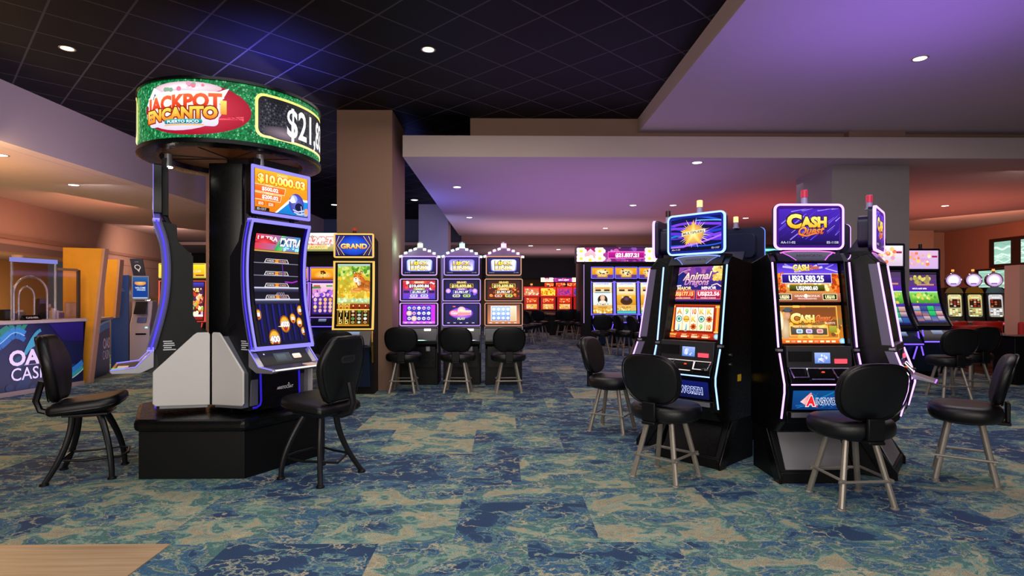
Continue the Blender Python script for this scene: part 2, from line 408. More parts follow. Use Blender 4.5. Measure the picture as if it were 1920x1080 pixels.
# ------------------------------------------------------------------ carpet, wood floor and tile ceiling materials
def carpet_mat():
    m = bpy.data.materials.new('carpet'); nt, b = nodes(m); N = nt.nodes.new; Lk = nt.links.new
    def math_(op, a=None, c=None):
        n = N('ShaderNodeMath'); n.operation = op
        for i, x in enumerate((a, c)):
            if x is None: continue
            if isinstance(x, (int, float)): n.inputs[i].default_value = x
            else: Lk(x, n.inputs[i])
        return n.outputs[0]
    g = N('ShaderNodeTexCoord'); sep = N('ShaderNodeSeparateXYZ'); Lk(g.outputs['Object'], sep.inputs[0])
    row = math_('FLOOR', math_('DIVIDE', math_('ADD', sep.outputs[1], .5), 1.0))
    sh = math_('MULTIPLY', math_('MODULO', row, 2.0), .45)
    col = math_('FLOOR', math_('DIVIDE', math_('ADD', math_('ADD', sep.outputs[0], 20.11), sh), .9))
    cv = N('ShaderNodeCombineXYZ'); Lk(col, cv.inputs[0]); Lk(row, cv.inputs[1])
    wn = N('ShaderNodeTexWhiteNoise'); wn.noise_dimensions = '2D'; Lk(cv.outputs[0], wn.inputs['Vector'])
    vm = N('ShaderNodeVectorMath'); vm.operation = 'SCALE'; Lk(wn.outputs['Color'], vm.inputs[0]); vm.inputs['Scale'].default_value = 30
    off = N('ShaderNodeVectorMath'); off.operation = 'ADD'; Lk(g.outputs['Object'], off.inputs[0]); Lk(vm.outputs[0], off.inputs[1])
    st = N('ShaderNodeVectorMath'); st.operation = 'MULTIPLY'; Lk(off.outputs[0], st.inputs[0]); st.inputs[1].default_value = (1, 1.35, 1)
    wp = N('ShaderNodeTexNoise'); wp.inputs['Scale'].default_value = 2.6; wp.inputs['Detail'].default_value = 5; wp.inputs['Roughness'].default_value = .62
    Lk(st.outputs[0], wp.inputs['Vector'])
    ws = N('ShaderNodeVectorMath'); ws.operation = 'SCALE'; Lk(wp.outputs['Color'], ws.inputs[0]); ws.inputs['Scale'].default_value = .7
    wa = N('ShaderNodeVectorMath'); wa.operation = 'ADD'; Lk(st.outputs[0], wa.inputs[0]); Lk(ws.outputs[0], wa.inputs[1])
    vo = N('ShaderNodeTexVoronoi'); vo.feature = 'DISTANCE_TO_EDGE'; vo.inputs['Scale'].default_value = 3.6; Lk(wa.outputs[0], vo.inputs['Vector'])
    w2 = N('ShaderNodeTexNoise'); w2.inputs['Scale'].default_value = 1.5; w2.inputs['Detail'].default_value = 3; Lk(st.outputs[0], w2.inputs['Vector'])
    w2s = N('ShaderNodeVectorMath'); w2s.operation = 'SCALE'; Lk(w2.outputs['Color'], w2s.inputs[0]); w2s.inputs['Scale'].default_value = 1.3
    w2a = N('ShaderNodeVectorMath'); w2a.operation = 'ADD'; Lk(st.outputs[0], w2a.inputs[0]); Lk(w2s.outputs[0], w2a.inputs[1])
    n1 = N('ShaderNodeTexNoise'); n1.inputs['Scale'].default_value = 2.1; n1.inputs['Detail'].default_value = 8; n1.inputs['Roughness'].default_value = .62
    Lk(w2a.outputs[0], n1.inputs['Vector'])
    shift = math_('MULTIPLY', math_('SUBTRACT', wn.outputs['Value'], .70), .20)
    tone = math_('ADD', n1.outputs['Fac'], shift)
    rp = N('ShaderNodeValToRGB'); Lk(tone, rp.inputs[0]); e = rp.color_ramp.elements
    stops = [(.0, '#2b3f60'), (.40, '#2f476a'), (.425, '#335074'), (.434, '#6f938f'), (.446, '#395c80'), (.485, '#43708c'), (.495, '#a9a68c'), (.508, '#4b7276'), (.545, '#587f7a'), (.558, '#8aa698'), (.575, '#86a092'), (.59, '#b3a98c'), (.64, '#a99c80'), (.652, '#6f8f88'), (.665, '#ada084'), (.80, '#a0937a')]
    e[0].position = stops[0][0]; e[0].color = (*lin(stops[0][1]), 1); e[1].position = stops[-1][0]; e[1].color = (*lin(stops[-1][1]), 1)
    for p, c in stops[1:-1]:
        k = e.new(p); k.color = (*lin(c), 1)
    n2 = N('ShaderNodeTexNoise'); n2.inputs['Scale'].default_value = 5; n2.inputs['Detail'].default_value = 6; Lk(wa.outputs[0], n2.inputs['Vector'])
    vr = N('ShaderNodeMapRange'); vr.interpolation_type = 'SMOOTHSTEP'; Lk(vo.outputs['Distance'], vr.inputs[0])
    vr.inputs[1].default_value = .012; vr.inputs[2].default_value = .045; vr.inputs[3].default_value = 1; vr.inputs[4].default_value = 0
    vmk = math_('MULTIPLY', vr.outputs[0], math_('MULTIPLY', math_('GREATER_THAN', n2.outputs['Fac'], .40), .85))
    vc = N('ShaderNodeValToRGB'); Lk(n2.outputs['Fac'], vc.inputs[0])
    vc.color_ramp.elements[0].position = .42; vc.color_ramp.elements[0].color = (*lin('#6a9c94'), 1)
    vc.color_ramp.elements[1].position = .58; vc.color_ramp.elements[1].color = (*lin('#c4b898'), 1)
    mx = N('ShaderNodeMix'); mx.data_type = 'RGBA'; Lk(vmk, mx.inputs[0]); Lk(rp.outputs[0], mx.inputs[6]); Lk(vc.outputs[0], mx.inputs[7])
    fn = N('ShaderNodeTexNoise'); fn.inputs['Scale'].default_value = 170; fn.inputs['Detail'].default_value = 3; Lk(g.outputs['Object'], fn.inputs['Vector'])
    fr = N('ShaderNodeMapRange'); Lk(fn.outputs['Fac'], fr.inputs[0]); fr.inputs[1].default_value = .35; fr.inputs[2].default_value = .65; fr.inputs[3].default_value = .52; fr.inputs[4].default_value = 1.16
    m2 = N('ShaderNodeVectorMath'); m2.operation = 'SCALE'; Lk(mx.outputs[2], m2.inputs[0]); Lk(fr.outputs[0], m2.inputs['Scale'])
    Lk(m2.outputs[0], b.inputs['Base Color']); b.inputs['Roughness'].default_value = .85; b.inputs['Specular IOR Level'].default_value = .25
    bp = N('ShaderNodeBump'); bp.inputs['Strength'].default_value = .25; bp.inputs['Distance'].default_value = .004
    Lk(fn.outputs['Fac'], bp.inputs['Height']); Lk(bp.outputs[0], b.inputs['Normal'])
    return m
def plank_mat():
    m = bpy.data.materials.new('wood_floor'); nt, b = nodes(m); N = nt.nodes.new; Lk = nt.links.new
    g = N('ShaderNodeTexCoord'); mp = N('ShaderNodeMapping'); mp.inputs['Scale'].default_value = (.9, 22, 1); Lk(g.outputs['Object'], mp.inputs[0])
    n = N('ShaderNodeTexNoise'); n.inputs['Scale'].default_value = 1.6; n.inputs['Detail'].default_value = 5; Lk(mp.outputs[0], n.inputs['Vector'])
    r = N('ShaderNodeValToRGB'); Lk(n.outputs['Fac'], r.inputs[0])
    r.color_ramp.elements[0].position = .3; r.color_ramp.elements[0].color = (*lin('#a58563'), 1)
    r.color_ramp.elements[1].position = .75; r.color_ramp.elements[1].color = (*lin('#c7a885'), 1)
    Lk(r.outputs[0], b.inputs['Base Color']); b.inputs['Roughness'].default_value = .45
    return m
def tile_mat():
    m = bpy.data.materials.new('dark_ceiling_tile'); nt, b = nodes(m); N = nt.nodes.new; Lk = nt.links.new
    P0 = at(552.5, 27, 3.01 * FPX / 531)
    g = N('ShaderNodeTexCoord'); mp = N('ShaderNodeMapping'); mp.vector_type = 'TEXTURE'
    mp.inputs['Location'].default_value = (P0.x, P0.y, 0); mp.inputs['Rotation'].default_value = (0, 0, radians(45)); mp.inputs['Scale'].default_value = (.622, .622, 1)
    Lk(g.outputs['Object'], mp.inputs[0]); sp = N('ShaderNodeSeparateXYZ'); Lk(mp.outputs[0], sp.inputs[0])
    def edge(s):
        f = N('ShaderNodeMath'); f.operation = 'FRACT'; a = N('ShaderNodeMath'); a.operation = 'ADD'; a.inputs[1].default_value = 100.5; Lk(s, a.inputs[0]); Lk(a.outputs[0], f.inputs[0])
        d = N('ShaderNodeMath'); d.operation = 'SUBTRACT'; d.inputs[1].default_value = .5; Lk(f.outputs[0], d.inputs[0])
        q = N('ShaderNodeMath'); q.operation = 'ABSOLUTE'; Lk(d.outputs[0], q.inputs[0])
        l = N('ShaderNodeMath'); l.operation = 'LESS_THAN'; l.inputs[1].default_value = .017; Lk(q.outputs[0], l.inputs[0]); return l.outputs[0]
    mx = N('ShaderNodeMath'); mx.operation = 'MAXIMUM'; Lk(edge(sp.outputs[0]), mx.inputs[0]); Lk(edge(sp.outputs[1]), mx.inputs[1])
    c = N('ShaderNodeMix'); c.data_type = 'RGBA'; Lk(mx.outputs[0], c.inputs[0]); c.inputs[6].default_value = (.0035, .0030, .0042, 1); c.inputs[7].default_value = (.06, .053, .056, 1)
    Lk(c.outputs[2], b.inputs['Base Color']); b.inputs['Roughness'].default_value = .6; b.inputs['Specular IOR Level'].default_value = .12
    return m
def boxo(name, m, *a, bevel=0):
    return struct(MB().box(*a).build(name, m, bevel=bevel))
# ------------------------------------------------------------------ room shell
boxo('floor', carpet_mat(), -16, 18, -3, 34, -.05, 0)
boxo('floor_wood', plank_mat(), -9, -2.01, -3, 3.5, .0005, .006)
boxo('ceiling', tile_mat(), -7.1, 18, -3, 22.2, 4.5, 4.6)
boxo('ceiling_violet', SOFFIT, 2.252, 18, -3, 9.66, 4.262, 4.499)
boxo('ceiling_hall', SOFFIT, -1.667, 18, 9.5, 21.6, 3.81, 4.16)
boxo('trim_1', PLASTER, -.565, 18, 9.67, 10.3, 4.161, 4.499)
boxo('trim_2', PLASTER, 5.75, 6.7, 9.52, 9.655, 4.161, 4.262)
boxo('trim_3', PLASTER, -1.6, 18, 21.6, 22.0, 3.49, 4.16)
boxo('trim_4', mat('slate_blue_paint', '#5a6880', .7), -14, -1.668, 22.25, 22.6, 3.601, 4.6)
boxo('ceiling_far', SOFFIT, -14, 18, 22.01, 34, 3.49, 3.6)
boxo('ceiling_left', SOFFIT, -16, -7.21, -3, 24, 3.65, 3.8)
boxo('trim_5', SOFFIT, -7.2, -6.93, -3, 24, 3.65, 4.7)
boxo('wall_back', mat('tan_wall', '#b08d5c', .8), -14, 18, 31, 31.3, 0, 3.49)
boxo('trim_6', NAVYW, -3, 15, 29.2, 29.5, 2.46, 3.489)
boxo('wall_back_left', NAVYW, -14, -3, 26, 26.3, 0, 3.489)
boxo('wall_right', TERRA, 15.7, 15.9, 3, 20.3, 0, 3.809)
boxo('wall_right_end', WALLP, 14.8, 15.69, 20.3, 20.5, 0, 3.809)
boxo('wall_right_return', WALLP, 11.0, 14.85, 19.7, 19.9, 0, 3.809)
boxo('column_1', PLASTER, -2.678, -1.794, 9.27, 10.45, 0, 4.499)
boxo('column_2', PLASTERG, -2.75, -1.80, 18.6, 19.5, 0, 4.499)
boxo('column_3', PLASTERG, 5.75, 7.12, 10.02, 11.25, 0, 3.809)
boxo('column_4', PLASTER, -6.42, -5.8, 12.5, 13.1, 0, 4.499)
boxo('column_5', mat('brown_column', '#6b4a44', .8), 2.9, 4.35, 22.4, 23.2, 0, 3.489)
# left bulkhead over the cashier, set at a slight angle
BA, BD = Vector((-10.75, 12.1, 0)), Vector((-1.35, 7.7, 0)); BN = Vector((-BD.y, BD.x, 0)).normalized()
def bulk(name, m, t0, t1, n0, n1, z0, z1):
    q = [BA + BD * t0 + BN * n0, BA + BD * t1 + BN * n0, BA + BD * t1 + BN * n1, BA + BD * t0 + BN * n1]
    return struct(MB().prism([(p.x, p.y) for p in q], 'z', z0, z1).build(name, m, smooth=0))
bulk('wall_left', WALLP, -1.3, 1.25, 0, .3, 2.5, 3.649)
bulk('trim_7', PLASTER, -1.3, 1.25, -.06, -.001, 2.78, 2.86)
bulk('trim_8', mat('mauve_trim', '#6d5c58', .7), -1.3, .5, -.02, -.001, 2.5, 2.66)
bulk('wall_left_lower', WALLP, .62, 1.25, .02, .3, 0, 2.499)
bulk('wall_office', mat('office_wall', '#d8a864', .7, noise=.06, nscale=2), -1.3, .8, 2.2, 2.4, 0, 3.6)
bulk('ceiling_office', SOFFIT, -1.3, .6, .31, 2.19, 2.5, 2.6)
bulk('door_1', mat('orange_door', '#a8742f', .5), -.12, .02, 2.12, 2.19, 0, 2.05)
boxo('baseboard_right', DARK, 15.66, 15.699, 3, 20.2, 0, .12)
for i, (y0, y1) in enumerate(((3.1, 9.0),)):
    boxo('floor_brown', BROWNF, 9.3, 15.6, 9.6, 19, .0005, .012)
# ------------------------------------------------------------------ recessed downlights
LENSW = glow('downlight_warm', '#ffd68a', 6.0); LENSN = glow('downlight_neutral', '#fff0e6', 5.0)
def downlight(px, py, z, label, r=.068, power=0, lens=LENSW, grp='recessed ceiling downlights', color=WARM):
    p = at(px, py, FPX * (z - CAMH) / (HY - py))
    t = thing('downlight', label, 'ceiling light', (p.x, p.y, z), 0, grp)
    MB().lathe([(r, 0), (r * 1.25, -.004), (r * 1.32, -.001), (r * 1.3, .0)], n=20).build('trim_ring', SILVER, t)
    MB().lathe([(0, -.010), (r * .55, -.008), (r, -.002)], n=20).build('lens', lens, t)
    if power: spot('downlight_beam', (p.x, p.y, z - .05), power, color, 100)
downlight(126, 91, 4.499, 'bright warm downlight in the dark tiles above the round sign, nearest the left fascia', power=90)
downlight(803, 93, 4.499, 'bright warm downlight in the dark tiles in front of the tall beige column', power=90)
downlight(1725, 110, 4.261, 'bright downlight in the violet dropped ceiling', power=80)
for px, py, l in ((857, 351, 'small downlight in the lilac ceiling edge just right of the beige column'),
                  (880, 408, 'small round downlight in the lilac ceiling above the middle of three arched machines'),
                  (1307, 305, 'dim downlight near the front lip of the hall ceiling above the blue-lit machine'),
                  (1187, 385, 'small downlight in the hall ceiling left of the blue-lit machine top'),
                  (1262, 385, 'faint downlight in the hall ceiling just above the blue-lit topper'),
                  (1398, 409, 'small downlight in the reddish ceiling between the two lit toppers'),
                  (1772, 386, 'small downlight in the red-tinted ceiling above the two curved machines'),
                  (1135, 428, 'small downlight in the hall ceiling above the flower sign')):
    downlight(px, py, 3.809, l, .08, lens=LENSN, power=28, grp='small downlights in the hall ceiling', color=(1, .85, .8))
for px, py, l in ((995, 461, 'tiny downlight in the far low ceiling right of the arched machines'),
                  (1047, 468, 'tiny downlight in the far low ceiling left of the flower sign')):
    downlight(px, py, 3.489, l, .09, lens=LENSN, grp='tiny downlights in the far ceiling')
for px, py, l in ((1, 291, 'downlight in the orange-lit left ceiling at the very edge of view'), (138, 347, 'oval downlight in the orange-lit left ceiling over the cashier')):
    downlight(px, py, 3.649, l, .085, lens=LENSN, power=55, grp='downlights in the cashier ceiling', color=(1, .68, .36))
for px, py, l in ((627, 384, 'tiny lit downlight in the dark tiles left of the beige column'), (777, 375, 'tiny lit downlight in the dark tiles right of the beige column')):
    downlight(px, py, 4.499, l, .1, lens=LENSN, grp='tiny downlights in the far dark tiles')
# ------------------------------------------------------------------ seats
def make_gray_stool(label, loc, rot, group):
    t = thing('casino_stool', label, 'stool', loc, rot, group)      # sitter faces local +y
    MB().cushion(superell(.56, .50, 2.5), lambda x, y, h: (x, y, .555 + h), .135, .055, dome=.012).build('seat', LEATHER, t, smooth=60)
    back = MB(); ol = []
    for x, z in superell(.51, .41, 2.9, 40):
        ol.append((x * (1 - .10 * max(0, -z / .2)), z))
    back.cushion(ol, lambda x, z, h: (x, -.245 - .25 * z + h * -1 + .35 * x * x, .835 + z), .075, .034, dome=.008)
    bo = back.build('backrest', LEATHER, t, smooth=60)
    pip = [(x * .985, -.245 - .25 * z - .037 + .35 * x * x, .835 + z * .985) for x, z in ol]
    MB().tube(pip, .006, 5, closed=True).build('piping', BLACK, bo)
    MB().box(-.06, .06, -.285, -.255, .50, .655).box(-.06, .06, -.29, -.05, .475, .50).build('bracket', BLACKM, t, bevel=.008)
    MB().lathe([(.0, .47), (.17, .47), (.18, .49), (.0, .495)], n=20).build('swivel_plate', BLKSTEEL, t)
    for sx, sy in ((1, 1), (-1, 1), (-1, -1), (1, -1)):
        l = MB().cyl((sx * .105, sy * .105, .48), (sx * .195, sy * .195, .012), .022, .022, 10).build('leg', STEEL, t)
        MB().lathe([(.03, 0), (.03, .008), (.024, .014), (.0, .014)], (sx * .195, sy * .195, 0), 12).build('foot_cap', STEEL, l)
    fr = MB(); k = .163
    c = [(k, k), (-k, k), (-k, -k), (k, -k)]
    for i in range(4):
        a, b_ = c[i], c[(i + 1) % 4]; z = .19 + (.012 if i % 2 else 0)
        dx, dy = (b_[0] - a[0]) * .07, (b_[1] - a[1]) * .07
        fr.tube([(a[0] * 1.09 - dx, a[1] * 1.09 - dy, z), (b_[0] * 1.09 + dx, b_[1] * 1.09 + dy, z)], .011, 8)
    fr.build('footrest', STEEL, t)
    return t
def face(dx, dy): return atan2(-dx, dy)
STOOLS = 'black padded stools with grey metal legs'
def floorv(x, y): return (x, y, 0)
s0 = make_gray_stool('black padded grey-legged stool straight in front of the purple-lit machine', floorv(2.545, 4.2), face(-.05, 1), STOOLS)
def stool(x, y, dx, dy, label, grp=STOOLS): return dup(s0, (x, y, 0), face(dx, dy), label, grp)
stool(1.35, 4.78, .70, .70, 'black padded grey-legged stool turned towards the blue-lit dragon machine')
stool(1.22, 6.47, .86, -.51, 'grey-legged stool side-on behind the stool at the blue-lit machine')
stool(3.80, 4.70, -.80, .60, 'grey-legged stool seen in profile at far right, tall back leaning away from the machines')
stool(6.63, 8.50, .10, 1, 'dark grey-legged stool in front of the curved green-screen machine nearer the column')
stool(7.42, 9.05, -.05, 1, 'dark grey-legged stool between the curved machine and the red chairs')
stool(-1.585, 9.15, 0, 1, 'grey-legged stool in front of the leftmost arched machine, nearest the beige column', 'stools at the arched machines')
stool(-.73, 9.15, .05, 1, 'grey-legged stool in front of the middle arched machine', 'stools at the arched machines')
stool(.07, 9.15, -.05, 1, 'grey-legged stool in front of the rightmost arched machine beside the aisle', 'stools at the arched machines')
stool(-2.36, 8.15, -.25, 1, 'black-backed stool at the gold-framed tiger machine')
FAR = 'far stools at the flower-sign machines'
stool(2.58, 15.15, .1, 1, 'stool with its back to us at the leftmost flower-sign machine', FAR)
stool(3.02, 15.7, .97, .25, 'half-hidden stool behind the side-on pair at the flower-sign machines', FAR)
stool(3.18, 14.9, .97, .25, 'side-on stool at the second flower-sign machine, left one of the close pair', FAR)
stool(3.42, 14.3, .97, .25, 'side-on stool at the second flower-sign machine, right one of the close pair', FAR)
RF = 'distant stools before the red machines'
for px, Z, d, l in ((987, 18.6, (.9, .3), 'distant dark stool just right of the arched machines, left one of two side by side'),
                    (1002, 19.4, (.9, .3), 'distant dark stool just right of the arched machines, right one of two side by side'),
                    (1014, 21.2, (.5, .9), 'distant stool below the second red machine, one silver leg kicked to the right'),
                    (1053, 21.9, (0, 1), 'distant silver-legged stool just right of the black pedestal'),
                    (1066, 21.0, (.2, 1), 'distant silver-legged stool second right of the black pedestal'),
                    (1068, 22.7, (-.2, 1), 'distant silver-legged stool third right of the black pedestal'),
                    (1092, 20.2, (.2, 1), 'distant silver-legged stool beside the black end of the flower-sign bank')):
    stool(atY(px, Z), Z, d[0], d[1], l, RF)
# curved-leg carousel chairs
def make_black_chair(label, loc, rot):
    t = thing('gaming_chair', label, 'chair', loc, rot, 'black curved-leg chairs at the round-sign carousel')
    ol = [(-.235, -.20), (-.25, .12), (-.20, .23), (-.08, .25), (.08, .25), (.20, .23), (.25, .12), (.235, -.20), (.17, -.245), (-.17, -.245)]
    def fine(L, k=3):
        n = len(L); o = []
        for i in range(n):
            p0, p1, p2, p3 = L[i - 1], L[i], L[(i + 1) % n], L[(i + 2) % n]
            for j in range(k):
                q = j / k
                o.append(tuple(.5 * (2 * b + (c - a) * q + (2 * a - 5 * b + 4 * c - d) * q * q + (3 * b - a - 3 * c + d) * q ** 3) for a, b, c, d in zip(p0, p1, p2, p3)))
        return o
    seat = MB().cushion(fine(ol), lambda x, y, h: (x, y, .60 + h + .09 * y + .12 * max(0, y - .12)), .10, .042, dome=.01).build('seat', LEATHER, t, smooth=60)
    MB().tube([(x * 1.0, y * 1.0, .585 + .09 * y + .12 * max(0, y - .12)) for x, y in fine(ol)], .006, 5, closed=True).build('piping', BLACK, seat)
    # hexagonal backrest with rounded corners and a hand slot
    bl = [(-.15, -.26), (-.225, -.06), (-.235, .08), (-.16, .245), (-.06, .265), (.06, .265), (.16, .245), (.235, .08), (.225, -.06), (.15, -.26), (.05, -.275), (-.05, -.275)]
    P = lambda x, z, h: (x, -.245 - .17 * z - h + .45 * x * x - .25 * z * z, .915 + z)
    back = MB().cushion(fine(bl), P, .085, .036, dome=.012).build('backrest', LEATHER, t, smooth=60)
    pp = [P(x * .97, z * .97, .040) for x, z in fine(bl)]
    MB().tube(pp, .005, 5, closed=True).build('piping', BLACK, back)
    o, n_ = rrect(.15, .062, .028, 4, 0, .075), rrect(.115, .03, .014, 4, 0, .075)
    MB().ring(o, n_, lambda p, d: P(p[0], p[1], d), .040, .060).build('hand_slot', DARK, back)
    MB().prism(n_, 'y', -.318, -.297).build('slot_recess', mat('slot_black', '#010101', .9), back).location = (0, 0, .915)
    MB().tube([(0, -.33, .80), (0, -.37, .64), (0, -.34, .56), (0, -.25, .53), (0, -.10, .525)], .026, 8).build('back_bracket', BLKSTEEL, t)
    MB().box(-.15, .15, -.16, .16, .515, .535).box(-.11, .11, -.11, .11, .50, .516).build('seat_plate', BLKSTEEL, t, bevel=.006)
    for sx, sy in ((1, 1), (-1, 1), (-1, -1), (1, -1)):
        pts = []
        for i in range(9):
            k = i / 8; r = .095 + .155 * (k ** 1.7 if sy < 0 else (1 - (1 - k) ** 1.7) * .92 + .08 * k)
            if sy < 0: pts.append((sx * (.085 + .15 * k ** 1.6), sy * (.10 + .145 * k ** 1.9), .51 - .50 * k))
            else: pts.append((sx * (.085 + .14 * sin(k * pi / 2) ** 1.1), sy * (.09 + .115 * sin(k * pi / 2) ** .9), .51 - .50 * k))
        l = MB().tube(pts, [.027 - .006 * i / 8 for i in range(9)], 10).build('leg', BLKSTEEL, t)
        MB().lathe([(.034, 0), (.034, .01), (.026, .02), (.0, .02)], (pts[-1][0], pts[-1][1], 0), 12).build('foot_cap', BLACKM, l)
    fr = MB()
    for s in (-1, 1):
        fr.tube([(s * .155, -.155, .17), (s * .185, 0, .16), (s * .19, .17, .17)], .011, 8)
    fr.tube([(-.155, -.16, .17), (0, -.20, .13), (.155, -.16, .17)], .011, 8)
    fr.tube([(-.19, .17, .17), (-.16, .25, .16), (0, .275, .16), (.16, .25, .16), (.19, .17, .17)], .011, 8)
    fr.build('footrest', BLKSTEEL, t)
    return t
c0 = make_black_chair('black curved-leg chair in profile left of the round-sign carousel, before the cashier', (-3.50, 4.92, 0), face(.93, .37))
dup(c0, (-1.545, 4.86, 0), face(-.88, .47), 'black curved-leg chair with slotted back right of the round-sign carousel', 'black curved-leg chairs at the round-sign carousel')
# ------------------------------------------------------------------ pictures on the screens
def noisecol(base, amp):
    def f(u, v):
        k = 1 + R.uniform(-amp, amp); return tuple(b * k for b in base)
    return f
def pic_idtag(p, a, b, c='#c8c8d8', y=.045, h=.05):
    if a: p.text(a, .03, y, h, c, align=0)
    if b: p.text(b, .97, y, h, c, align=1)
def P_star():
    p = Pic(1.52); p.rect(0, 0, 1, 1, '#06103a', '#0b0f4a')
    for i in range(9):
        y = rnd(.1, .95); s = rnd(-.25, .25); c = R.choice(['#2a55d8', '#1e3fc0', '#7b3fe0', '#1677c8', '#5a2fd0'])
        p.line([(x / 8, y + s * (x / 8 - .5) + .12 * sin(x / 8 * 3 + i)) for x in range(9)], rnd(.03, .1), c)
    p.line([(x / 8, .12 + .3 * (x / 8) ** 2) for x in range(9)], .05, '#b06cff'); p.line([(x / 8, .85 + .06 * sin(x / 2.5)) for x in range(4, 9)], .03, '#6fb8ff')
    for i in range(40):
        a = 2 * pi * i / 40; r = rnd(.30, .54)
        p.poly([(.47 + .02 * cos(a + 1.5), .5 + .03 * sin(a + 1.5)), (.47 + r / p.a * cos(a), .5 + r * sin(a)), (.47 + .02 * cos(a - 1.5), .5 + .03 * sin(a - 1.5))], '', [R.choice(['#ffd0ff', '#ffe98a', '#e8b6ff'])] * 3)
    p.ell(.47, .5, .2, .3, '#c98a4a', '#ffe9a0'); p.star(.47, .5, .42, '#f0a51e', c2='#fff6a8')
    p.poly([(.24, .56), (.70, .63), (.70, .53), (.24, .46)], '', ['#fff7d8', '#ffffff', '#fff3c0', '#f6e8b0'])
    p.text('MULTIPLIERS', .47, .545, .075, '#5a4a20', w=.42, bold=.03, rise=.13)
    p.rect(0, 0, 1, .09, '#07082a'); pic_idtag(p, 'AA-11-01', 'ES-1157'); return p
def P_cashtop():
    p = Pic(1.5); p.rect(0, 0, 1, 1, '#150a44', '#4a26b8')
    for i in range(40):
        x, y = rnd(-.1, 1), rnd(.1, 1); l = rnd(.1, .4); c = R.choice(['#6a48e0', '#8f7af5', '#3a1f9c', '#5b3bd0', '#b7b0ff'])
        p.line([(x, y), (x + l * .75, y + l)], rnd(.008, .03), c)
    p.text('C', .25, .66, .36, '#f2b21e', c2='#fff07a', bold=.06, out='#2a1206', ow=.06)
    p.text('ASH', .57, .635, .27, '#f2b21e', c2='#fff07a', w=.42, bold=.06, out='#2a1206', ow=.06)
    p.text('Quest', .53, .40, .22, '#c8521e', c2='#ffb04a', w=.42, bold=.03, out='#5a1a5a', ow=.05, shear=.3, rise=.1)
    p.line([(.32, .30), (.45, .24), (.62, .33)], .03, '#e88a2a'); pic_idtag(p, 'AA-11-02', 'ES-1158', y=.07, h=.065); return p
def P_cashupper():
    p = Pic(1.66); p.rect(0, 0, 1, 1, '#b8652a', '#ffd56a')
    p.rect(0, .74, 1, 1, '#6a4ae0', '#3a22a8')
    for i in range(14): p.line([(rnd(0, 1), rnd(.76, 1)), (rnd(0, 1), rnd(.78, 1))], rnd(.02, .06), R.choice(['#8f7af0', '#c9bcff', '#4a2fc0']))
    blot(p, 40, ['#d8541a', '#f08a2a', '#a83a10'], .03, .07, 0, .25, .12, .72); blot(p, 40, ['#d8541a', '#f08a2a', '#a83a10'], .03, .07, .88, .25, 1, .72)
    blot(p, 30, ['#ffe9a0', '#fff4c8'], .03, .06, .1, .3, .9, .7)
    p.text('CASH', .41, .89, .15, '#f6c02a', c2='#fff6a0', w=.26, bold=.06, out='#3a1a06'); p.text('Quest', .62, .90, .11, '#e0702a', w=.16, shear=.3, out='#6a1a4a')
    p.rect(.085, .475, .885, .725, '#d6c8ff'); p.rect(.095, .49, .875, .71, '#180a4a', '#3a1fa0'); p.text('US$3,583.25', .48, .60, .16, '#ffffff', w=.56, bold=.05)
    p.rect(.2, .275, .76, .435, '#1a1608', '#6a6a1a'); p.text('US$980.60', .48, .355, .10, '#ffffff', w=.34, bold=.04)
    p.rect(0, 0, 1, .22, '#8a4a3a', '#c07a5a'); p.text('GRAND BONUS', .47, .15, .05, '#ffe8d8', w=.4); p.text('PROGRESSIVES', .47, .08, .04, '#ffd8c8', w=.3); p.ell(.45, .15, .03, None, '#fff0e0')
    for x, t, c in ((.11, 'US$50', '#1a0a3a'), (.83, 'US$10', '#10280a')):
        p.rect(x - .115, .045, x + .115, .205, '#f0d8a0'); p.rect(x - .105, .06, x + .105, .19, c); p.text(t, x, .125, .085, '#fff3b0', w=.15, bold=.05)
    return p
def P_cashlower():
    p = Pic(1.55); p.rect(0, 0, 1, 1, '#c8761e', '#9a5a24')
    blot(p, 60, ['#f0a83a', '#d8702a', '#7a4a2a', '#ffc24a', '#8a6a3a'], .04, .11, 0, .15, 1, 1)
    p.frame(.0, .13, .93, .985, .02, '#ffc25a'); p.rect(.17, .70, .90, .94, '#8a4a1e', '#7a4422')
    # figure in a grey hat at the left edge of the picture
    p.ell(.09, .38, .085, .3, '#b8946a', '#e0c8a0'); p.ell(.135, .74, .055, .10, '#c8906a', '#d8a884'); p.ell(.145, .86, .085, .045, '#3a4048'); p.ell(.145, .89, .05, .06, '#4a525a'); p.ell(.03, .6, .04, .25, '#f0d8b0', '#fff0d8')
    p.text('C', .265, .665, .25, '#f0b02a', c2='#fff2a0', bold=.07, out='#5a2a0a'); p.text('ASH', .44, .65, .19, '#f0b02a', c2='#fff2a0', w=.25, bold=.07, out='#5a2a0a')
    p.text('Quest', .70, .67, .17, '#d85a2a', c2='#f0904a', w=.24, shear=.3, out='#8a3a2a'); p.text('JACKPOTS', .80, .535, .05, '#ffe0c0', w=.16)
    p.frame(.16, .19, .76, .47, .018, '#ffd86a'); p.text('PRESS A BUTTON TO START', .46, .435, .035, '#ffe8b0', w=.5)
    p.rect(.175, .235, .745, .40, '#4a4036', '#5a5046')
    for x, c in ((.31, '#bfe8ff'), (.46, '#e0c8ff'), (.63, '#ffb0a0')): p.rrect(x - .05, .265, x + .05, .375, .03, c); p.text('88', x, .32, .06, '#6a5a8a', w=.055)
    p.rect(.78, .28, .90, .46, '#8a8a1e', '#b0a83a'); p.rect(0, 0, 1, .12, '#c84a1a', '#f0822a')
    for i in range(9): p.rect(.08 + .09 * i, .03, .14 + .09 * i, .075, R.choice(['#fff0c8', '#ffd89a', '#ff9a7a']))
    p.ell(.97, .06, .05, None, '#6fc0f0', '#d0f0ff'); return p
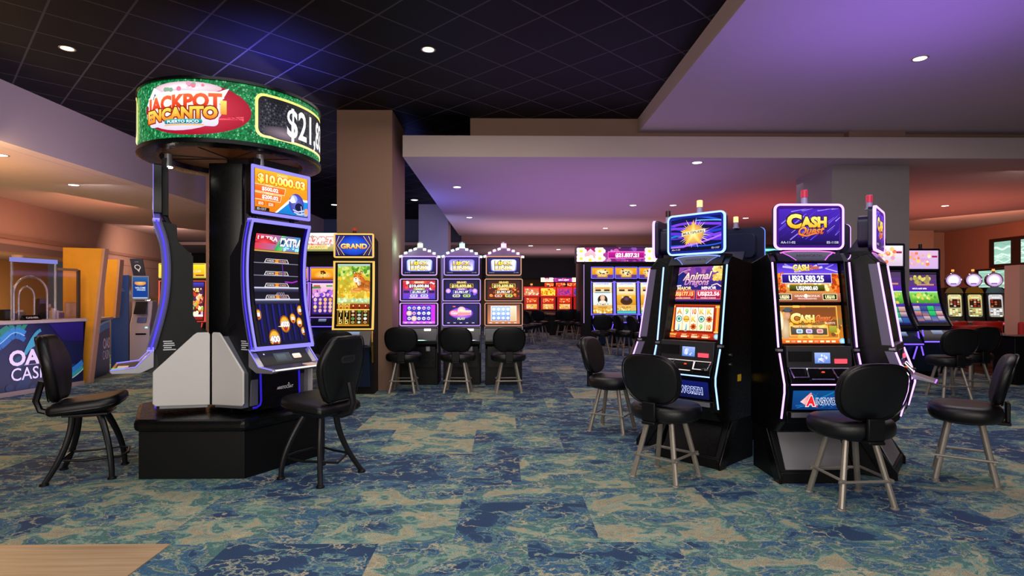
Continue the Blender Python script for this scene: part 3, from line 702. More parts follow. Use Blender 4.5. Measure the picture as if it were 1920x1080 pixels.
def P_dragonupper():
    p = Pic(1.62); p.rect(0, 0, 1, 1, '#2a1c66', '#8a4aa0'); p.rect(0, .35, 1, .6, '#1c1c6a', '#3a2a86')
    blot(p, 30, ['#7a3a9a', '#b05a9a', '#5a2f90'], .05, .12, .2, .75, 1, 1); blot(p, 10, ['#202a80', '#1a2270'], .08, .16, .05, .5, .25, .75)
    p.line([(.05 + .3 * (1 - cos(i / 6 * 1.6)), .5 + .42 * sin(i / 6 * 1.6)) for i in range(7)], .02, '#d0a0b0'); p.line([(.03, .52), (.1, .45), (.2, .46)], .04, '#e0d0f0')
    p.text('Animal', .5, .74, .22, '#e8a8d0', c2='#fff0c0', w=.52, bold=.03, out='#2a0f3a', shear=.3, rise=.06); p.text('Dragons', .5, .57, .19, '#b070c0', c2='#ffc8d0', w=.46, bold=.03, out='#2a0f3a', shear=.25, rise=-.03)
    blot(p, 46, ['#f6e08a', '#fff2b0', '#d8b04a', '#f0c860'], .03, .07, .80, .62, 1, 1); p.line([(.78, .45), (.88, .5), (.96, .42)], .03, '#f8c8d8')
    p.text('MAJOR', .27, .38, .09, '#f0b02a', c2='#fff2c0', w=.28, bold=.05); p.text('MINOR', .74, .38, .09, '#e0a0c0', c2='#ffffff', w=.28, bold=.05)
    p.rect(.04, .06, .48, .31, '#8a0f3a', '#e03a2a'); p.rect(.51, .06, .97, .31, '#8a0f4a', '#d02a4a'); p.frame(.04, .06, .48, .31, .015, '#ff8a3a'); p.frame(.51, .06, .97, .31, .015, '#ff7a6a')
    p.text('US$177.15', .26, .22, .11, '#ffe090', w=.38, bold=.03, out='#ff5a1e'); p.text('US$22.56', .74, .22, .11, '#ffffff', w=.40, bold=.03, out='#f05a6a')
    p.text('DOUBLE CHANCE', .26, .10, .035, '#ffe0e0', w=.28); p.text('DOUBLE CHANCE', .74, .10, .035, '#ffe0e0', w=.28); return p
def P_dragonlower():
    p = Pic(1.6); p.rect(0, 0, 1, 1, '#b02a10', '#7a1408'); p.frame(0, .0, 1, 1, .02, '#e05a2a')
    p.rect(.03, .17, .97, .965, '#8a1608', '#a82410')
    for x in (.075, .925): p.rect(x - .035, .2, x + .035, .95, '#c8301a', c3='#f08a2a'); p.rect(x - .012, .24, x + .012, .9, '#ffb04a'); p.rect(x - .04, .91, x + .04, .97, '#f0c060'); p.rect(x - .04, .19, x + .04, .24, '#f0c060')
    p.rect(.13, .22, .87, .93, '#6a1a08')
    sy = ['A', '9', '10', 'K', 'K', 'o', 'c', 'K', 'o', 's', 'J', 'J', 's', '9', '10']
    for i in range(5):
        x = .14 + .146 * i; p.rect(x, .235, x + .138, .915, '#ffe9c0', '#fffaf0')
        for j in range(3):
            s = sy[j * 5 + i]; cx, cy = x + .069, .80 - .225 * j
            if s == 'o': p.ell(cx, cy, .06, None, '#1f7a6a'); p.ell(cx, cy, .045, None, '#d8f0e0'); p.ell(cx, cy, .028, None, '#2a8a7a')
            elif s == 'c': p.ell(cx, cy, .06, None, '#d89a1a', '#ffe06a'); p.rect(cx - .05, cy - .03, cx + .05, cy, '#b8741a')
            elif s == 's': p.star(cx, cy, .105, '#c8541a', 8, .75, '#f0a03a'); p.ell(cx, cy, .03, None, '#8a1f1a')
            else: p.text(s, cx, cy, .15, {'A': '#e0702a', '9': '#3aa04a', '10': '#c8321e', 'K': '#d8902a', 'J': '#2a8ac0'}[s], w=.075 if len(s) > 1 else None, bold=.04, out='#fff0b0', c2={'A': '#ffc86a', '9': '#a0e07a', '10': '#ff8a4a', 'K': '#ffe07a', 'J': '#7ad0f0'}[s])
    p.rect(0, 0, 1, .16, '#8a1a08', '#c83a18'); p.text('Animal', .10, .12, .07, '#ffd86a', w=.17, shear=.3); p.text('Dragons', .10, .05, .06, '#f0903a', w=.15, shear=.3)
    for i, t in enumerate(('CREDIT', 'BET', 'WIN')): p.text(t, .34 + .2 * i, .115, .035, '#ffe0a0', w=.1); p.rect(.28 + .2 * i, .03, .40 + .2 * i, .08, '#ffd8b0'); p.ell(.42 + .2 * i, .07, .02, None, '#f0702a')
    p.ell(.95, .09, .05, None, '#5ab0e8', '#e0f4ff'); return p
def P_belly(txt, lit):
    p = Pic(3.6); p.rect(0, 0, 1, 1, '#0a2f66' if lit else '#070d3a', '#0d4a86' if lit else '#0b1560')
    if lit:
        for i in range(24): p.line([(rnd(0, .8), rnd(0, .9)), (rnd(.3, 1), rnd(.1, 1))], rnd(.01, .05), R.choice(['#0f5a9a', '#123f86', '#1a6aa0']))
    if lit:
        p.poly([(.13, .42), (.26, .52), (.30, .92), (.36, .5), (.44, .1), (.33, .35), (.25, .2), (.24, .42)], '', ['#ffd0d0', '#ff5a5a', '#ff8a8a', '#e8202a', '#c01020', '#e0303a', '#ff6a6a', '#f04a50'])
    if lit:
        p.text('A', .31, .47, .5, '#e0202a', bold=.05, out='#ffe8e8', ow=.05); p.text('INSWORTH', .66, .45, .34, '#12386a', w=.54, bold=.03, out='#dfe8ff', ow=.05)
    else: p.text('AINSWORTH', .5, .47, .38, '#0b1560', w=.74, bold=.03, out='#c8d2ff', ow=.06)
    return p
def P_header(c1, c2):
    p = Pic(4.4); p.rect(0, 0, 1, 1, '#0b0b18')
    p.poly([(.12, .8), (.3, .97), (.7, .97), (.88, .8), (.72, .02), (.28, .02)], '', ['#5a5866', '#84818e', '#84818e', '#5a5866', '#3a3844', '#3a3844'])
    for s in (-1, 1):
        p.line([(.5, .96), (.5 + s * .2, .95), (.5 + s * .36, .86), (.5 + s * .43, .74)], .12, c1); p.line([(.5 + s * .40, .80), (.5 + s * .30, .45), (.5 + s * .22, .03)], .08, c2)
    p.text('AINSWORTH', .5, .5, .24, '#2a2834', w=.4, bold=.02); return p
def P_helmet():
    p = Pic(1.5); p.rect(0, 0, 1, 1, '#e07a12', '#f6a81e'); p.rect(0, .70, 1, 1, '#f08a12', '#ffb428')
    p.poly([(.36, 0), (.62, .3), (.66, .42), (1, .44), (1, 0)], '', ['#ffffff'] * 5); p.poly([(.40, 0), (.64, .25), (.70, .38), (1, .38), (1, 0)], '', ['#0f78c8', '#1488d8', '#1a90e0', '#1a90e0', '#0f78c8'])
    p.text('GRAND', .5, .935, .06, '#fff2a0', w=.2); p.text('$10,000.03', .5, .80, .20, '#ffd82a', c2='#fffab0', w=.90, bold=.05, out='#c8540a', ow=.05)
    for y0, y1, x1, t, l in ((.46, .63, .56, '$500.02', 'MAJOR'), (.27, .43, .48, '$200.02', 'MINOR')):
        p.rect(0, y0, x1, y1, '#f05a12', '#e07a1e'); p.line([(0, y1), (x1, y1), (x1 - .02, y0), (0, y0)], .018, '#ffd8a8')
        p.text(l, .26, y1 + .005, .045, '#ffe8b0', w=.13); p.text(t, .27, (y0 + y1) / 2, .09, '#ffffff', w=.30, bold=.04, out='#c84a0a')
    for x in (.10, .28): p.rrect(x - .075, .13, x + .075, .235, .03, '#e0641a'); p.text('$50' if x < .2 else '$20', x, .18, .07, '#fff0d8', w=.09)
    p.ell(.77, .30, .15, .26, '#3a3ca0', '#6a70d0'); p.ell(.72, .42, .07, .1, '#9aa4f0', '#c0c8ff'); p.ell(.82, .22, .08, .11, '#14143a'); p.line([(.70, .14), (.80, .10), (.94, .16)], .03, '#d0d4f0'); p.line([(.72, .08), (.84, .04), (.95, .09)], .03, '#d0d4f0'); p.line([(.86, .26), (.88, .05)], .02, '#d0d4f0'); p.poly([(.62, .35), (.7, .5), (.76, .33), (.68, .3)], '', ['#e8ecff'] * 4)
    p.ell(.97, .12, .05, .1, '#d89a6a'); p.rect(0, 0, .25, .08, '#15100a'); pic_idtag(p, 'ES-1317', 'AA-01-02', y=.04, h=.055); return p
def P_football():
    p = Pic(.70); p.rect(0, 0, 1, 1, '#0a0a34', '#0c0a1c'); p.rect(0, .36, 1, .88, '#15101f', '#121018')
    p.rect(0, .86, 1, 1, '#d83a4a', c3='#1f8ac8'); p.ell(.2, .92, .26, .055, '#a80f1e', '#f04a5a'); p.text('ULTRA', .26, .965, .04, '#fff0f0', w=.44, bold=.03, out='#a01020', ow=.04)
    p.poly([(.42, .86), (.56, 1), (.66, 1), (.60, .86)], '', ['#2a9a3a', '#8ad84a', '#3ac0a0', '#6ad06a']); blot(p, 14, ['#7ad0ff', '#2aa0e0', '#a0e8ff'], .012, .03, .6, .865, 1, .93)
    p.text('EXTRA', .80, .945, .075, '#ffffff', w=.52, bold=.05, out='#1a2a6a'); p.rect(0, .845, 1, .86, '#e0b85a', '#8a5a1a')
    for y, b in ((.745, 0), (.63, 0), (.52, 1), (.41, 1)):
        p.poly([(.22, y), (.78, y), (.74, y + .036), (.26, y + .036)], '#e8e4e8'); p.poly([(.24, y + .004), (.76, y + .004), (.73, y + .032), (.27, y + .032)], '#161018')
        p.rect(.46, y + .004, .54, y + .034, '#e08a2a'); p.text('10 MORE', .36, y + .018, .014, '#f0e0e0', w=.16); p.text('TO UNLOCK', .635, y + .018, .014, '#f0b0b0', w=.17)
        p.rect(0, y - .008, 1, y - .001, '#6a6878', '#8a88a0')
        if b: p.rect(0, y - .018, 1, y - .002, '#3a3a58', '#e8e8ff'); p.rect(0, y - .05, 1, y - .018, '#121024', '#3a3a58')
    p.text('4000', .56, .455, .035, '#8a7a8a', w=.2); p.line([(.68, .57), (.85, .565), (.98, .58)], .012, '#a02ac0'); p.line([(.62, .74), (.64, .62)], .012, '#5a2a9a')
    for i in range(7): p.rect(.06 + .14 * i, .02, .10 + .14 * i, .36, '#12125a', '#1a1a7a')
    for x, y, r, t in ((.58, .175, .115, '4000'), (.30, .045, .125, '400'), (.78, .225, .07, '00'), (.92, .185, .07, '00'), (.02, .27, .07, '1'), (.98, .10, .06, '5'), (.97, .30, .07, '8')):
        p.ell(x, y, r, None, '#8a4a0a', '#ffb02a'); p.ell(x, y, r * .82, None, '#f0a01e', '#ffd85a'); p.ell(x, y - r * .25, r * .45, None, '#a8341a'); p.text(t, x, y, r * .45, '#ffffff', w=r * (1.7 if len(t) > 2 else 1.1), bold=.05, out='#6a2a0a')
    p.poly([(.40, .155), (.52, .165), (.52, .148)], '#ffe8d0'); return p
def P_grand():
    p = Pic(1.5); p.rect(0, 0, 1, 1, '#0a1450', '#14208a'); p.ell(.5, .5, .42, .48, '#1230b0', '#2a6af0')
    for s in (-1, 1):
        for k in range(4): p.line([(.5 + s * (.26 + .07 * k), .02), (.5 + s * (.44 + .045 * k), .5), (.5 + s * (.26 + .07 * k), .98)], .03, ['#d8a84a', '#5a3a1a', '#f0cc70', '#3a2a5a'][k])
    p.text('GRAND', .5, .48, .24, '#e0902a', c2='#fff0a0', w=.72, bold=.05, out='#5a2208'); return p
def P_tiger():
    p = Pic(.62); p.rect(0, .36, 1, 1, '#c8a02a', '#a8b83a'); p.rect(0, .30, 1, .45, '#6aa04a', '#c8d08a')
    blot(p, 150, ['#e0a82a', '#f4cc4a', '#c89a1e', '#a8a02a', '#e8b83a', '#f0d86a'], .012, .035, 0, .44, 1, .84); blot(p, 80, ['#4a8a2a', '#7ab03a', '#a8c04a', '#c8d87a', '#e8d06a'], .015, .035, 0, .82, 1, .97)
    blot(p, 30, ['#bfe0b0', '#8ac8a0', '#e0f0c8'], .012, .025, 0, .385, 1, .44); p.rect(0, .965, 1, 1, '#7aa88a', '#c8e0d0')
    # tiger lying in the grass, head turned to the left
    p.ell(.86, .655, .26, .085, '#a8501a', '#d8802a'); p.ell(.93, .60, .14, .05, '#c8702a', '#e89a4a'); p.ell(.55, .565, .20, .028, '#d8853a', '#f0b468'); p.ell(.62, .59, .16, .03, '#c87030', '#e8a050')
    p.ell(.70, .72, .15, .085, '#b8581a', '#d88030'); p.ell(.62, .79, .135, .075, '#c86a1e', '#e8953a'); p.ell(.57, .745, .085, .042, '#f8e8d0', '#fffaf0'); p.ell(.66, .70, .06, .05, '#f0dcc0')
    for x in (.52, .73): p.ell(x, .865, .04, .024, '#5a2a0c'); p.ell(x, .862, .025, .014, '#e8c090')
    for i in range(9): x = .66 + .042 * i; p.line([(x, .735 - .012 * i), (x + .02, .69 - .010 * i), (x + .01, .64 - .006 * i)], .009, '#241006')
    for x0, y0, x1, y1 in ((.56, .855, .60, .835), (.64, .858, .65, .835), (.70, .845, .67, .825), (.73, .80, .69, .80), (.72, .77, .68, .775), (.50, .80, .53, .80)): p.line([(x0, y0), (x1, y1)], .008, '#241006')
    p.ell(.56, .805, .014, .008, '#1a1008'); p.ell(.66, .805, .014, .008, '#1a1008'); p.ell(.565, .765, .022, .010, '#8a3a2a'); p.line([(.565, .755), (.565, .735), (.53, .73)], .006, '#3a1a10')
    blot(p, 40, ['#e0a82a', '#f4cc4a', '#c8b03a'], .01, .025, .3, .50, 1, .56)
    p.rect(0, .02, 1, .355, '#3a1a08', '#5a2a0a')
    for i in range(5):
        x = .03 + .19 * i; p.rect(x, .27, x + .175, .36, '#c8861e' if i < 2 else '#7a1f0a', '#f0c04a' if i < 2 else '#a83a12'); p.ell(x + .088, .315, .05, .04, '#8a4a12' if i < 2 else '#5a1206'); p.ell(x + .088, .325, .025, .018, '#e0b060')
        p.rect(x, .03, x + .175, .262, '#160c06'); p.frame(x, .03, x + .175, .262, .006, '#e8b83a' if i < 2 else '#8a5a1a')
        if i < 2:
            for j, c in enumerate('WILD'): p.text(c, x + .088, .235 - .058 * j, .05, '#f0c040', c2='#fff0a0', bold=.03, w=.10 if c != 'I' else None)
        else:
            for j in range(4): p.ell(x + .088, .235 - .058 * j, .055, .022, R.choice(['#8a8a9a', '#c0a060', '#6a9a4a', '#a84a2a', '#d8d0c0']), R.choice(['#ffffff', '#e0e0c0', '#a02a1a', '#3a6a2a']))
    p.rect(0, .255, 1, .27, '#ffd85a'); p.rect(0, 0, 1, .022, '#c8861e'); return p
def P_lock(k):
    p = Pic(1.5); p.rect(0, 0, 1, 1, '#0c0a3a', '#2a2070'); c = ['#cfd8ff', '#9a8af0', '#e8f0ff'][k]
    p.rrect(.10, .12, .90, .90, .14, '#5a58c8', c); p.rrect(.14, .17, .86, .85, .10, '#f4f4ff', c)
    p.text('LOCK', .5, .66, .27, '#c8a02a', c2='#fff8b0', w=.56, bold=.06, out='#3a2a5a'); p.text('IT', .40, .42, .14, '#fff2c0', w=.1, bold=.05, out='#4a3a6a'); p.text('LINK', .5, .35, .25, '#f0d060', c2='#fffbe0', w=.54, bold=.06, out='#4a3a6a')
    p.ell(.40, .66, .07, None, '#d8c81a', '#fff86a'); p.rect(.39, .61, .41, .70, '#3a3a10'); p.ell(.4, .80, .03, .05, '#4a4a3a'); pic_idtag(p, 'AA-03-0%d' % (3 - k), 'ES-120%d' % (k + 4), y=.05, h=.05, c='#9a98c0'); return p
def P_lockmid(k):
    p = Pic(1.62)
    if k == 0:
        p.rect(0, 0, 1, 1, '#4a3ad0', '#b02a5a'); p.rect(0, .55, 1, 1, '#8a2a8a', '#c84030'); blot(p, 16, ['#e04a3a', '#f0f0f8', '#c82a3a'], .05, .11, .0, .55, .15, .9); blot(p, 16, ['#e04a3a', '#f0f0f8', '#c82a3a'], .05, .11, .85, .55, 1, .9)
    elif k == 1: p.rect(0, 0, 1, 1, '#1a1270', '#0c0838'); blot(p, 14, ['#3a2ac0', '#8a5ae0', '#2a1a9a'], .04, .1, 0, .2, 1, .5)
    else: p.rect(0, 0, 1, 1, '#5a1206', '#2a0a08'); blot(p, 26, ['#d8521a', '#a8320e', '#f08a2a'], .03, .09, 0, .15, 1, .6)
    g = ['#ff6a4a', '#e8b02a', '#ffcf4a'][k]
    p.rrect(.27, .84, .73, .98, .05, ['#e0502a', '#1a1060', '#3a1008'][k]); p.text('GRAND', .5, .91, .09, '#fff0d0' if k == 0 else '#ffe06a', w=.3, bold=.05)
    p.rect(.14, .60, .86, .83, g); p.rect(.155, .615, .845, .815, ['#14103a', '#2a1c08', '#3a1606'][k]); p.text('$10,600.86', .5, .715, .14, '#ffffff' if k == 0 else '#ffe890', w=.62, bold=.05)
    p.rrect(.33, .49, .67, .59, .03, ['#9ab83a', '#8a4ac0', '#f0a03a'][k]); p.text('MAJOR', .5, .54, .06, '#ffffff', w=.2)
    p.rect(.24, .30, .76, .48, ['#d0d8ff', '#c0a8ff', '#ffc060'][k]); p.rect(.25, .31, .75, .47, ['#1a1450', '#1c1060', '#4a1c08'][k]); p.text('$1,961.47', .5, .39, .10, '#ffffff', w=.42, bold=.05)
    for x in (.34, .66):
        p.rrect(x - .12, .10, x + .12, .26, .07, ['#c8c8ff', '#d0c8a8', '#f0a06a'][k] if x < .5 else ['#c8c8ff', '#a0c84a', '#c8d04a'][k]); p.rrect(x - .07, .13, x + .07, .23, .04, '#3a2a3a' if k else '#5a58b0'); p.text('$50' if x < .5 else '$20', x, .18, .06, '#ffffff', w=.08)
    if k == 0: p.rect(.02, .32, .20, .46, '#1a1450'); p.rect(.80, .32, .98, .46, '#1a1450'); p.rect(.2, .03, .8, .09, '#f0a0d0')
    if k == 1: p.ell(.09, .44, .08, None, '#b070e0', '#ffd0ff'); p.ell(.91, .44, .08, None, '#b070e0', '#ffd0ff')
    return p
def P_locklow(k):
    p = Pic(1.62)
    if k == 0:
        p.rect(0, 0, 1, 1, '#a01ac8', c3='#d02af0'); p.rect(.12, .14, .88, .96, '#2a1a8a', '#3a2ab8'); p.rect(0, 0, 1, .12, '#c050e0', '#e080ff')
        for i in range(5):
            for j in range(3):
                x, y = .2 + .15 * i, .82 - .27 * j; b = (i, j) in ((0, 1), (1, 2)); r = .085 if b else .055
                p.ell(x, y, r, None, R.choice(['#c8c8f0', '#f0f0ff', '#e8d8f8']) if not b else '#ffb0a0', R.choice(['#6a6ae0', '#ffffff', '#f03a6a', '#8a8ad0', '#a0e0c0']) if not b else '#fff0e0'); p.rect(x - .03, y - .03, x + .03, y - .005, '#3a3a7a') if not b else None
            p.line([(.275 + .15 * i, .14), (.275 + .15 * i, .96)], .008, '#8a80e0')
    elif k == 1:
        p.rect(0, 0, 1, 1, '#0c0840', '#1a1060'); p.ell(.5, .55, .36, .30, '#5a2ad0', '#ff9ad0'); p.ell(.5, .74, .12, .16, '#f0a0d0', '#fff0c0'); p.ell(.28, .56, .16, .16, '#f04a9a', '#ffd0e0'); p.rect(.38, .46, .80, .70, '#ff9a70', '#fff0d0'); p.text('Diamonds', .58, .58, .13, '#ff7ab0', c2='#fff8d8', w=.40, shear=.2, out='#b03a8a'); p.text('Cats', .28, .58, .15, '#ffffff', w=.2, shear=.2, out='#c03a8a')
        p.text('PLAY', .5, .27, .11, '#c8e8a0', w=.24, bold=.05); p.ell(.27, .9, .05, .03, '#ff6a5a')
    else:
        p.rect(0, 0, 1, 1, '#c87a50', '#8a5040'); p.rect(.10, .14, .90, .94, '#e8d0b0', '#f0e0d0')
        for i in range(4):
            p.rect(.13 + .145 * i, .17, .265 + .145 * i, .90, '#5a8ae0', '#a0c8ff')
            for j in range(3): p.ell(.197 + .145 * i, .76 - .23 * j, .05, None, '#e8f4ff', '#ffffff')
        p.rect(.71, .17, .87, .9, '#d8b88a', '#f0e0c0')
    for i in range(5): p.rect(.06 + .19 * i, .03, .14 + .19 * i, .065, '#ffe8f0' if k != 1 else '#c8c0ff')
    return p
def P_goldtop(tree):
    p = Pic(1.6); p.rect(0, 0, 1, 1, '#c8740f', '#f0a81e')
    if tree:
        p.ell(.5, .45, .4, .4, '#e88a14', '#ffd86a'); p.rect(0, 0, 1, .2, '#8a3a08', '#c8640f'); p.line([(.5, .15), (.5, .55)], .04, '#3a1a08'); blot(p, 12, ['#4a2208', '#5a2c0a'], .04, .07, .40, .55, .60, .75); p.text('10,249.73', .5, .35, .12, '#ffe8b0', w=.5, out='#8a3a08')
    else:
        p.ell(.5, .55, .35, .35, '#d8a83a', '#fff4d0'); blot(p, 16, ['#6a4a1a', '#fff0c0', '#f8d880', '#3a2a4a'], .05, .10, .25, .3, .75, .85); p.rect(0, 0, .25, .3, '#5a3a8a'); p.rect(.75, 0, 1, .3, '#5a3a8a'); p.text('GOLD', .5, .18, .14, '#ffe890', w=.4, bold=.05, out='#5a2a0a')
    return p
def P_buffalo(k):
    p = Pic(.60); p.rect(0, 0, 1, 1, '#d8a02a', '#f0dcae'); p.rect(0, .80, 1, .93, '#c8d8a0', '#f0f0e0'); p.rect(.12, .92, .9, 1, '#e8f0ff'); p.text('LIGHTNING', .5, .96, .04, '#5a4a8a', w=.7)
    p.rrect(.12, .72, .42, .78, .02, '#3a2a1a'); p.rrect(.58, .72, .88, .78, .02, '#3a2a1a'); p.rect(.1, .80, .9, .84, '#e08a2a'); p.rect(.1, .66, .9, .69, '#3a8ac0' if k == 0 else '#e8e0c0')
    if k == 0:
        p.rect(0, .27, 1, .66, '#d8e0d8', '#e8f0f0'); p.ell(.5, .44, .26, .16, '#2a1a14', '#3a241a'); p.ell(.5, .50, .13, .11, '#c89a7a', '#f0cdb0'); p.ell(.5, .36, .2, .06, '#e8e0d0'); blot(p, 10, ['#2a2018', '#d8d0c0'], .012, .02, .2, .27, .8, .31)
    else:
        p.rect(0, .27, 1, .60, '#c8841e', '#e8b03a'); p.ell(.5, .40, .32, .13, '#4a2a1a', '#3a2014'); p.ell(.5, .47, .2, .10, '#2a1810', '#6a4a5a'); p.ell(.3, .53, .05, .03, '#e0d0b0'); p.ell(.7, .53, .05, .03, '#e0d0b0')
    p.text('WINNER' if k == 0 else 'PLAY', .5, .20, .05, '#8a5a1a', w=.5); blot(p, 30, ['#f0c860', '#d89a2a', '#fff0c0', '#c88a2a'], .02, .045, 0, .02, 1, .16)
    if k: p.rect(0, .0, 1, .09, '#5ac0c0', '#3aa0a8')
    return p
def P_purplegame():
    p = Pic(.75); p.rect(0, 0, 1, 1, '#2a1470', '#5a3ab0'); p.rect(0, .80, 1, 1, '#e8a0c0', '#f0d0d8'); p.rect(0, .84, .4, .9, '#3a8a4a'); p.rect(.06, .9, .36, .95, '#c84a4a'); p.rect(.64, .9, .94, .95, '#4a9a4a'); blot(p, 20, ['#a86ad0', '#e8b0d8', '#7a4ac0', '#d08ac0'], .04, .09, 0, .55, 1, .8)
    for i in range(4):
        for j in range(4): p.ell(.15 + .23 * i, .48 - .12 * j, .08, None, R.choice(['#d8903a', '#8a4ac8', '#e8c060', '#4a2aa0']), R.choice(['#ffe0a0', '#d0a0ff', '#f0b070']))
    return p
def P_yellowtop():
    p = Pic(1.6); p.rect(0, 0, 1, 1, '#e89a1e', '#ffe02a'); p.text('$10,249', .5, .45, .18, '#fff6b0', w=.6, out='#d88a1a'); p.rect(.55, .05, .95, .16, '#6a2a0a'); p.frame(0, 0, 1, 1, .04, '#ffe870'); return p
def P_redgame():
    p = Pic(.62); p.rect(0, 0, 1, 1, '#5a0a1a', '#2a0a3a'); p.rect(0, .88, 1, 1, '#1a1a6a', '#3a3ac0'); p.text('TEQUILA', .5, .80, .10, '#ffd84a', c2='#fff6c0', w=.85, bold=.05, out='#8a2a0a'); blot(p, 36, ['#8a1a2a', '#c83a1a', '#3a1a4a', '#f0a03a', '#e8d0b0'], .03, .08, 0, .45, 1, .75)
    blot(p, 40, ['#f0c84a', '#8ac83a', '#fff0c0', '#d0a0e0', '#e06a2a'], .03, .06, 0, .12, 1, .45); p.rect(0, .08, 1, .14, '#f0e0e0'); p.rect(0, 0, 1, .08, '#8a0f12'); return p
def P_greengame():
    p = Pic(.66); p.rect(0, 0, 1, 1, '#1a1a5a', '#5a3a8a'); p.rect(0, .70, 1, 1, '#5a3070', '#4a3a5a'); blot(p, 22, ['#b0a04a', '#d8c860', '#8a8a4a', '#a08a5a'], .03, .05, .1, .78, .75, .93); p.rect(.3, .74, .9, .77, '#c08a70')
    p.rect(0, .62, 1, .72, '#4a1f9a', '#5a2aa8'); p.text('HOLD AND WIN', .38, .675, .035, '#ffffff', w=.5, bold=.04); p.rrect(-.02, .38, 1.02, .62, .06, '#3a8a2a', '#8ad05a'); p.rrect(.08, .45, .86, .55, .03, '#5aa02a', '#b0e060'); p.rect(0, .60, 1, .62, '#b0e0d0'); blot(p, 14, ['#c8e88a', '#4a9a3a', '#e0c04a'], .02, .04, .05, .40, .95, .58); p.rect(0, .34, 1, .38, '#4a2a9a')
    for i in range(4):
        for j in range(3): p.rect(.02 + .245 * i, .235 - .10 * j, .245 + .245 * i, .325 - .10 * j, R.choice(['#8a3a4a', '#4a8ab0', '#2a3a6a', '#a06a5a', '#1a4a8a', '#6a6a8a']), R.choice(['#d0b0b0', '#a0d0e0', '#3a5a9a', '#c09080'])) if (i, j) not in ((2, 0), (2, 1)) else p.rect(.02 + .245 * i, .235 - .10 * j, .245 + .245 * i, .325 - .10 * j, '#0f9a4a', '#2ac86a')
    return p
def P_pinktop(k):
    p = Pic(1.55); p.rect(0, 0, 1, 1, '#d0b8d0', '#f0e8f0') if k == 0 else p.rect(0, 0, 1, 1, '#c8a8d8', '#d8b0d8')
    blot(p, 26, ['#f0c870', '#e8a85a', '#fff0c0', '#e87a5a', '#f0a0a0', '#d89ac0'], .05, .12, .08, .2, .75, .85); p.rect(.80, .62, .97, .72, '#a01f4a')
    if k == 0: p.ell(.12, .85, .14, None, '#e0205a'); p.ell(.28, .66, .08, .14, '#2a1a1a'); p.ell(.30, .62, .05, .1, '#f0c0a0'); p.text('DRAGON', .3, .08, .06, '#f04a7a', w=.3)
    return p
def P_redpanel(k):
    p = Pic(1.5); p.rect(0, 0, 1, 1, '#b8141a', '#e0281e'); c = [['#e8c8a0', '#d86a4a', '#a8a060', '#f0e0c0'], ['#f0b81e', '#ffd84a', '#e87a1a', '#c84a10'], ['#8a2a8a', '#c83a6a', '#5a2aa0', '#b0305a'], ['#3a2a9a', '#6a4ac0', '#a02a5a', '#2a3a8a']][k]
    p.rect(.06, .14, .94, .86, c[1]); blot(p, 60, c, .05, .10, .08, .2, .92, .8); return p
def P_redscreen(k, j):
    p = Pic(1.4); p.rect(0, 0, 1, 1, '#c82a14', '#e8501e') if j else p.rect(0, 0, 1, 1, '#d8903a', '#f0b85a'); blot(p, 22, ['#ff7a4a', '#f0c05a', '#a81a10', '#ffd8a0'] if j else ['#f0e0b0', '#c86a3a', '#e8b090', '#a87a3a', '#d0d8c0'], .05, .11, .05, .15, .95, .85); p.frame(0, 0, 1, 1, .05, '#8a1410'); return p
def P_reels(k):
    p = Pic(.60); c = ['#d8cc8a', '#d0c070', '#c8c4cc'][k]; p.rect(0, 0, 1, 1, '#1a1614', '#2a2622'); p.rrect(.08, .04, .92, .97, .08, '#8a8468', c) ; p.rrect(.16, .42, .84, .78, .04, '#1a1210')
    for i in range(3):
        for j in range(4): p.ell(.28 + .22 * i, .74 - .085 * j, .08, .03, R.choice(['#a02a1a', '#c85a2a', '#3a1a14', '#d8c0a0']))
    for i in range(4):
        for j in range(5): p.rect(.15 + .18 * i, .06 + .065 * j, .30 + .18 * i, .105 + .065 * j, R.choice(['#f0e8a0', '#fff6d0', '#b0a050', '#5a5430']) if k < 2 else R.choice(['#e0e0e8', '#ffffff', '#a0a0a8', '#54545a']))
    p.text('WINS', .5, .85, .05, '#f0f0f0', w=.5); p.text('PAYS', .5, .92, .04, '#8a8a6a', w=.4); return p
def P_round():
    p = Pic(1); p.ell(.5, .5, .5, .5, '#b890d0', '#ffffff', n=28); p.ell(.5, .52, .36, .36, '#ffe8f8', '#ffffff', n=24); p.rect(.3, .16, .7, .26, '#7a4aa0'); return p
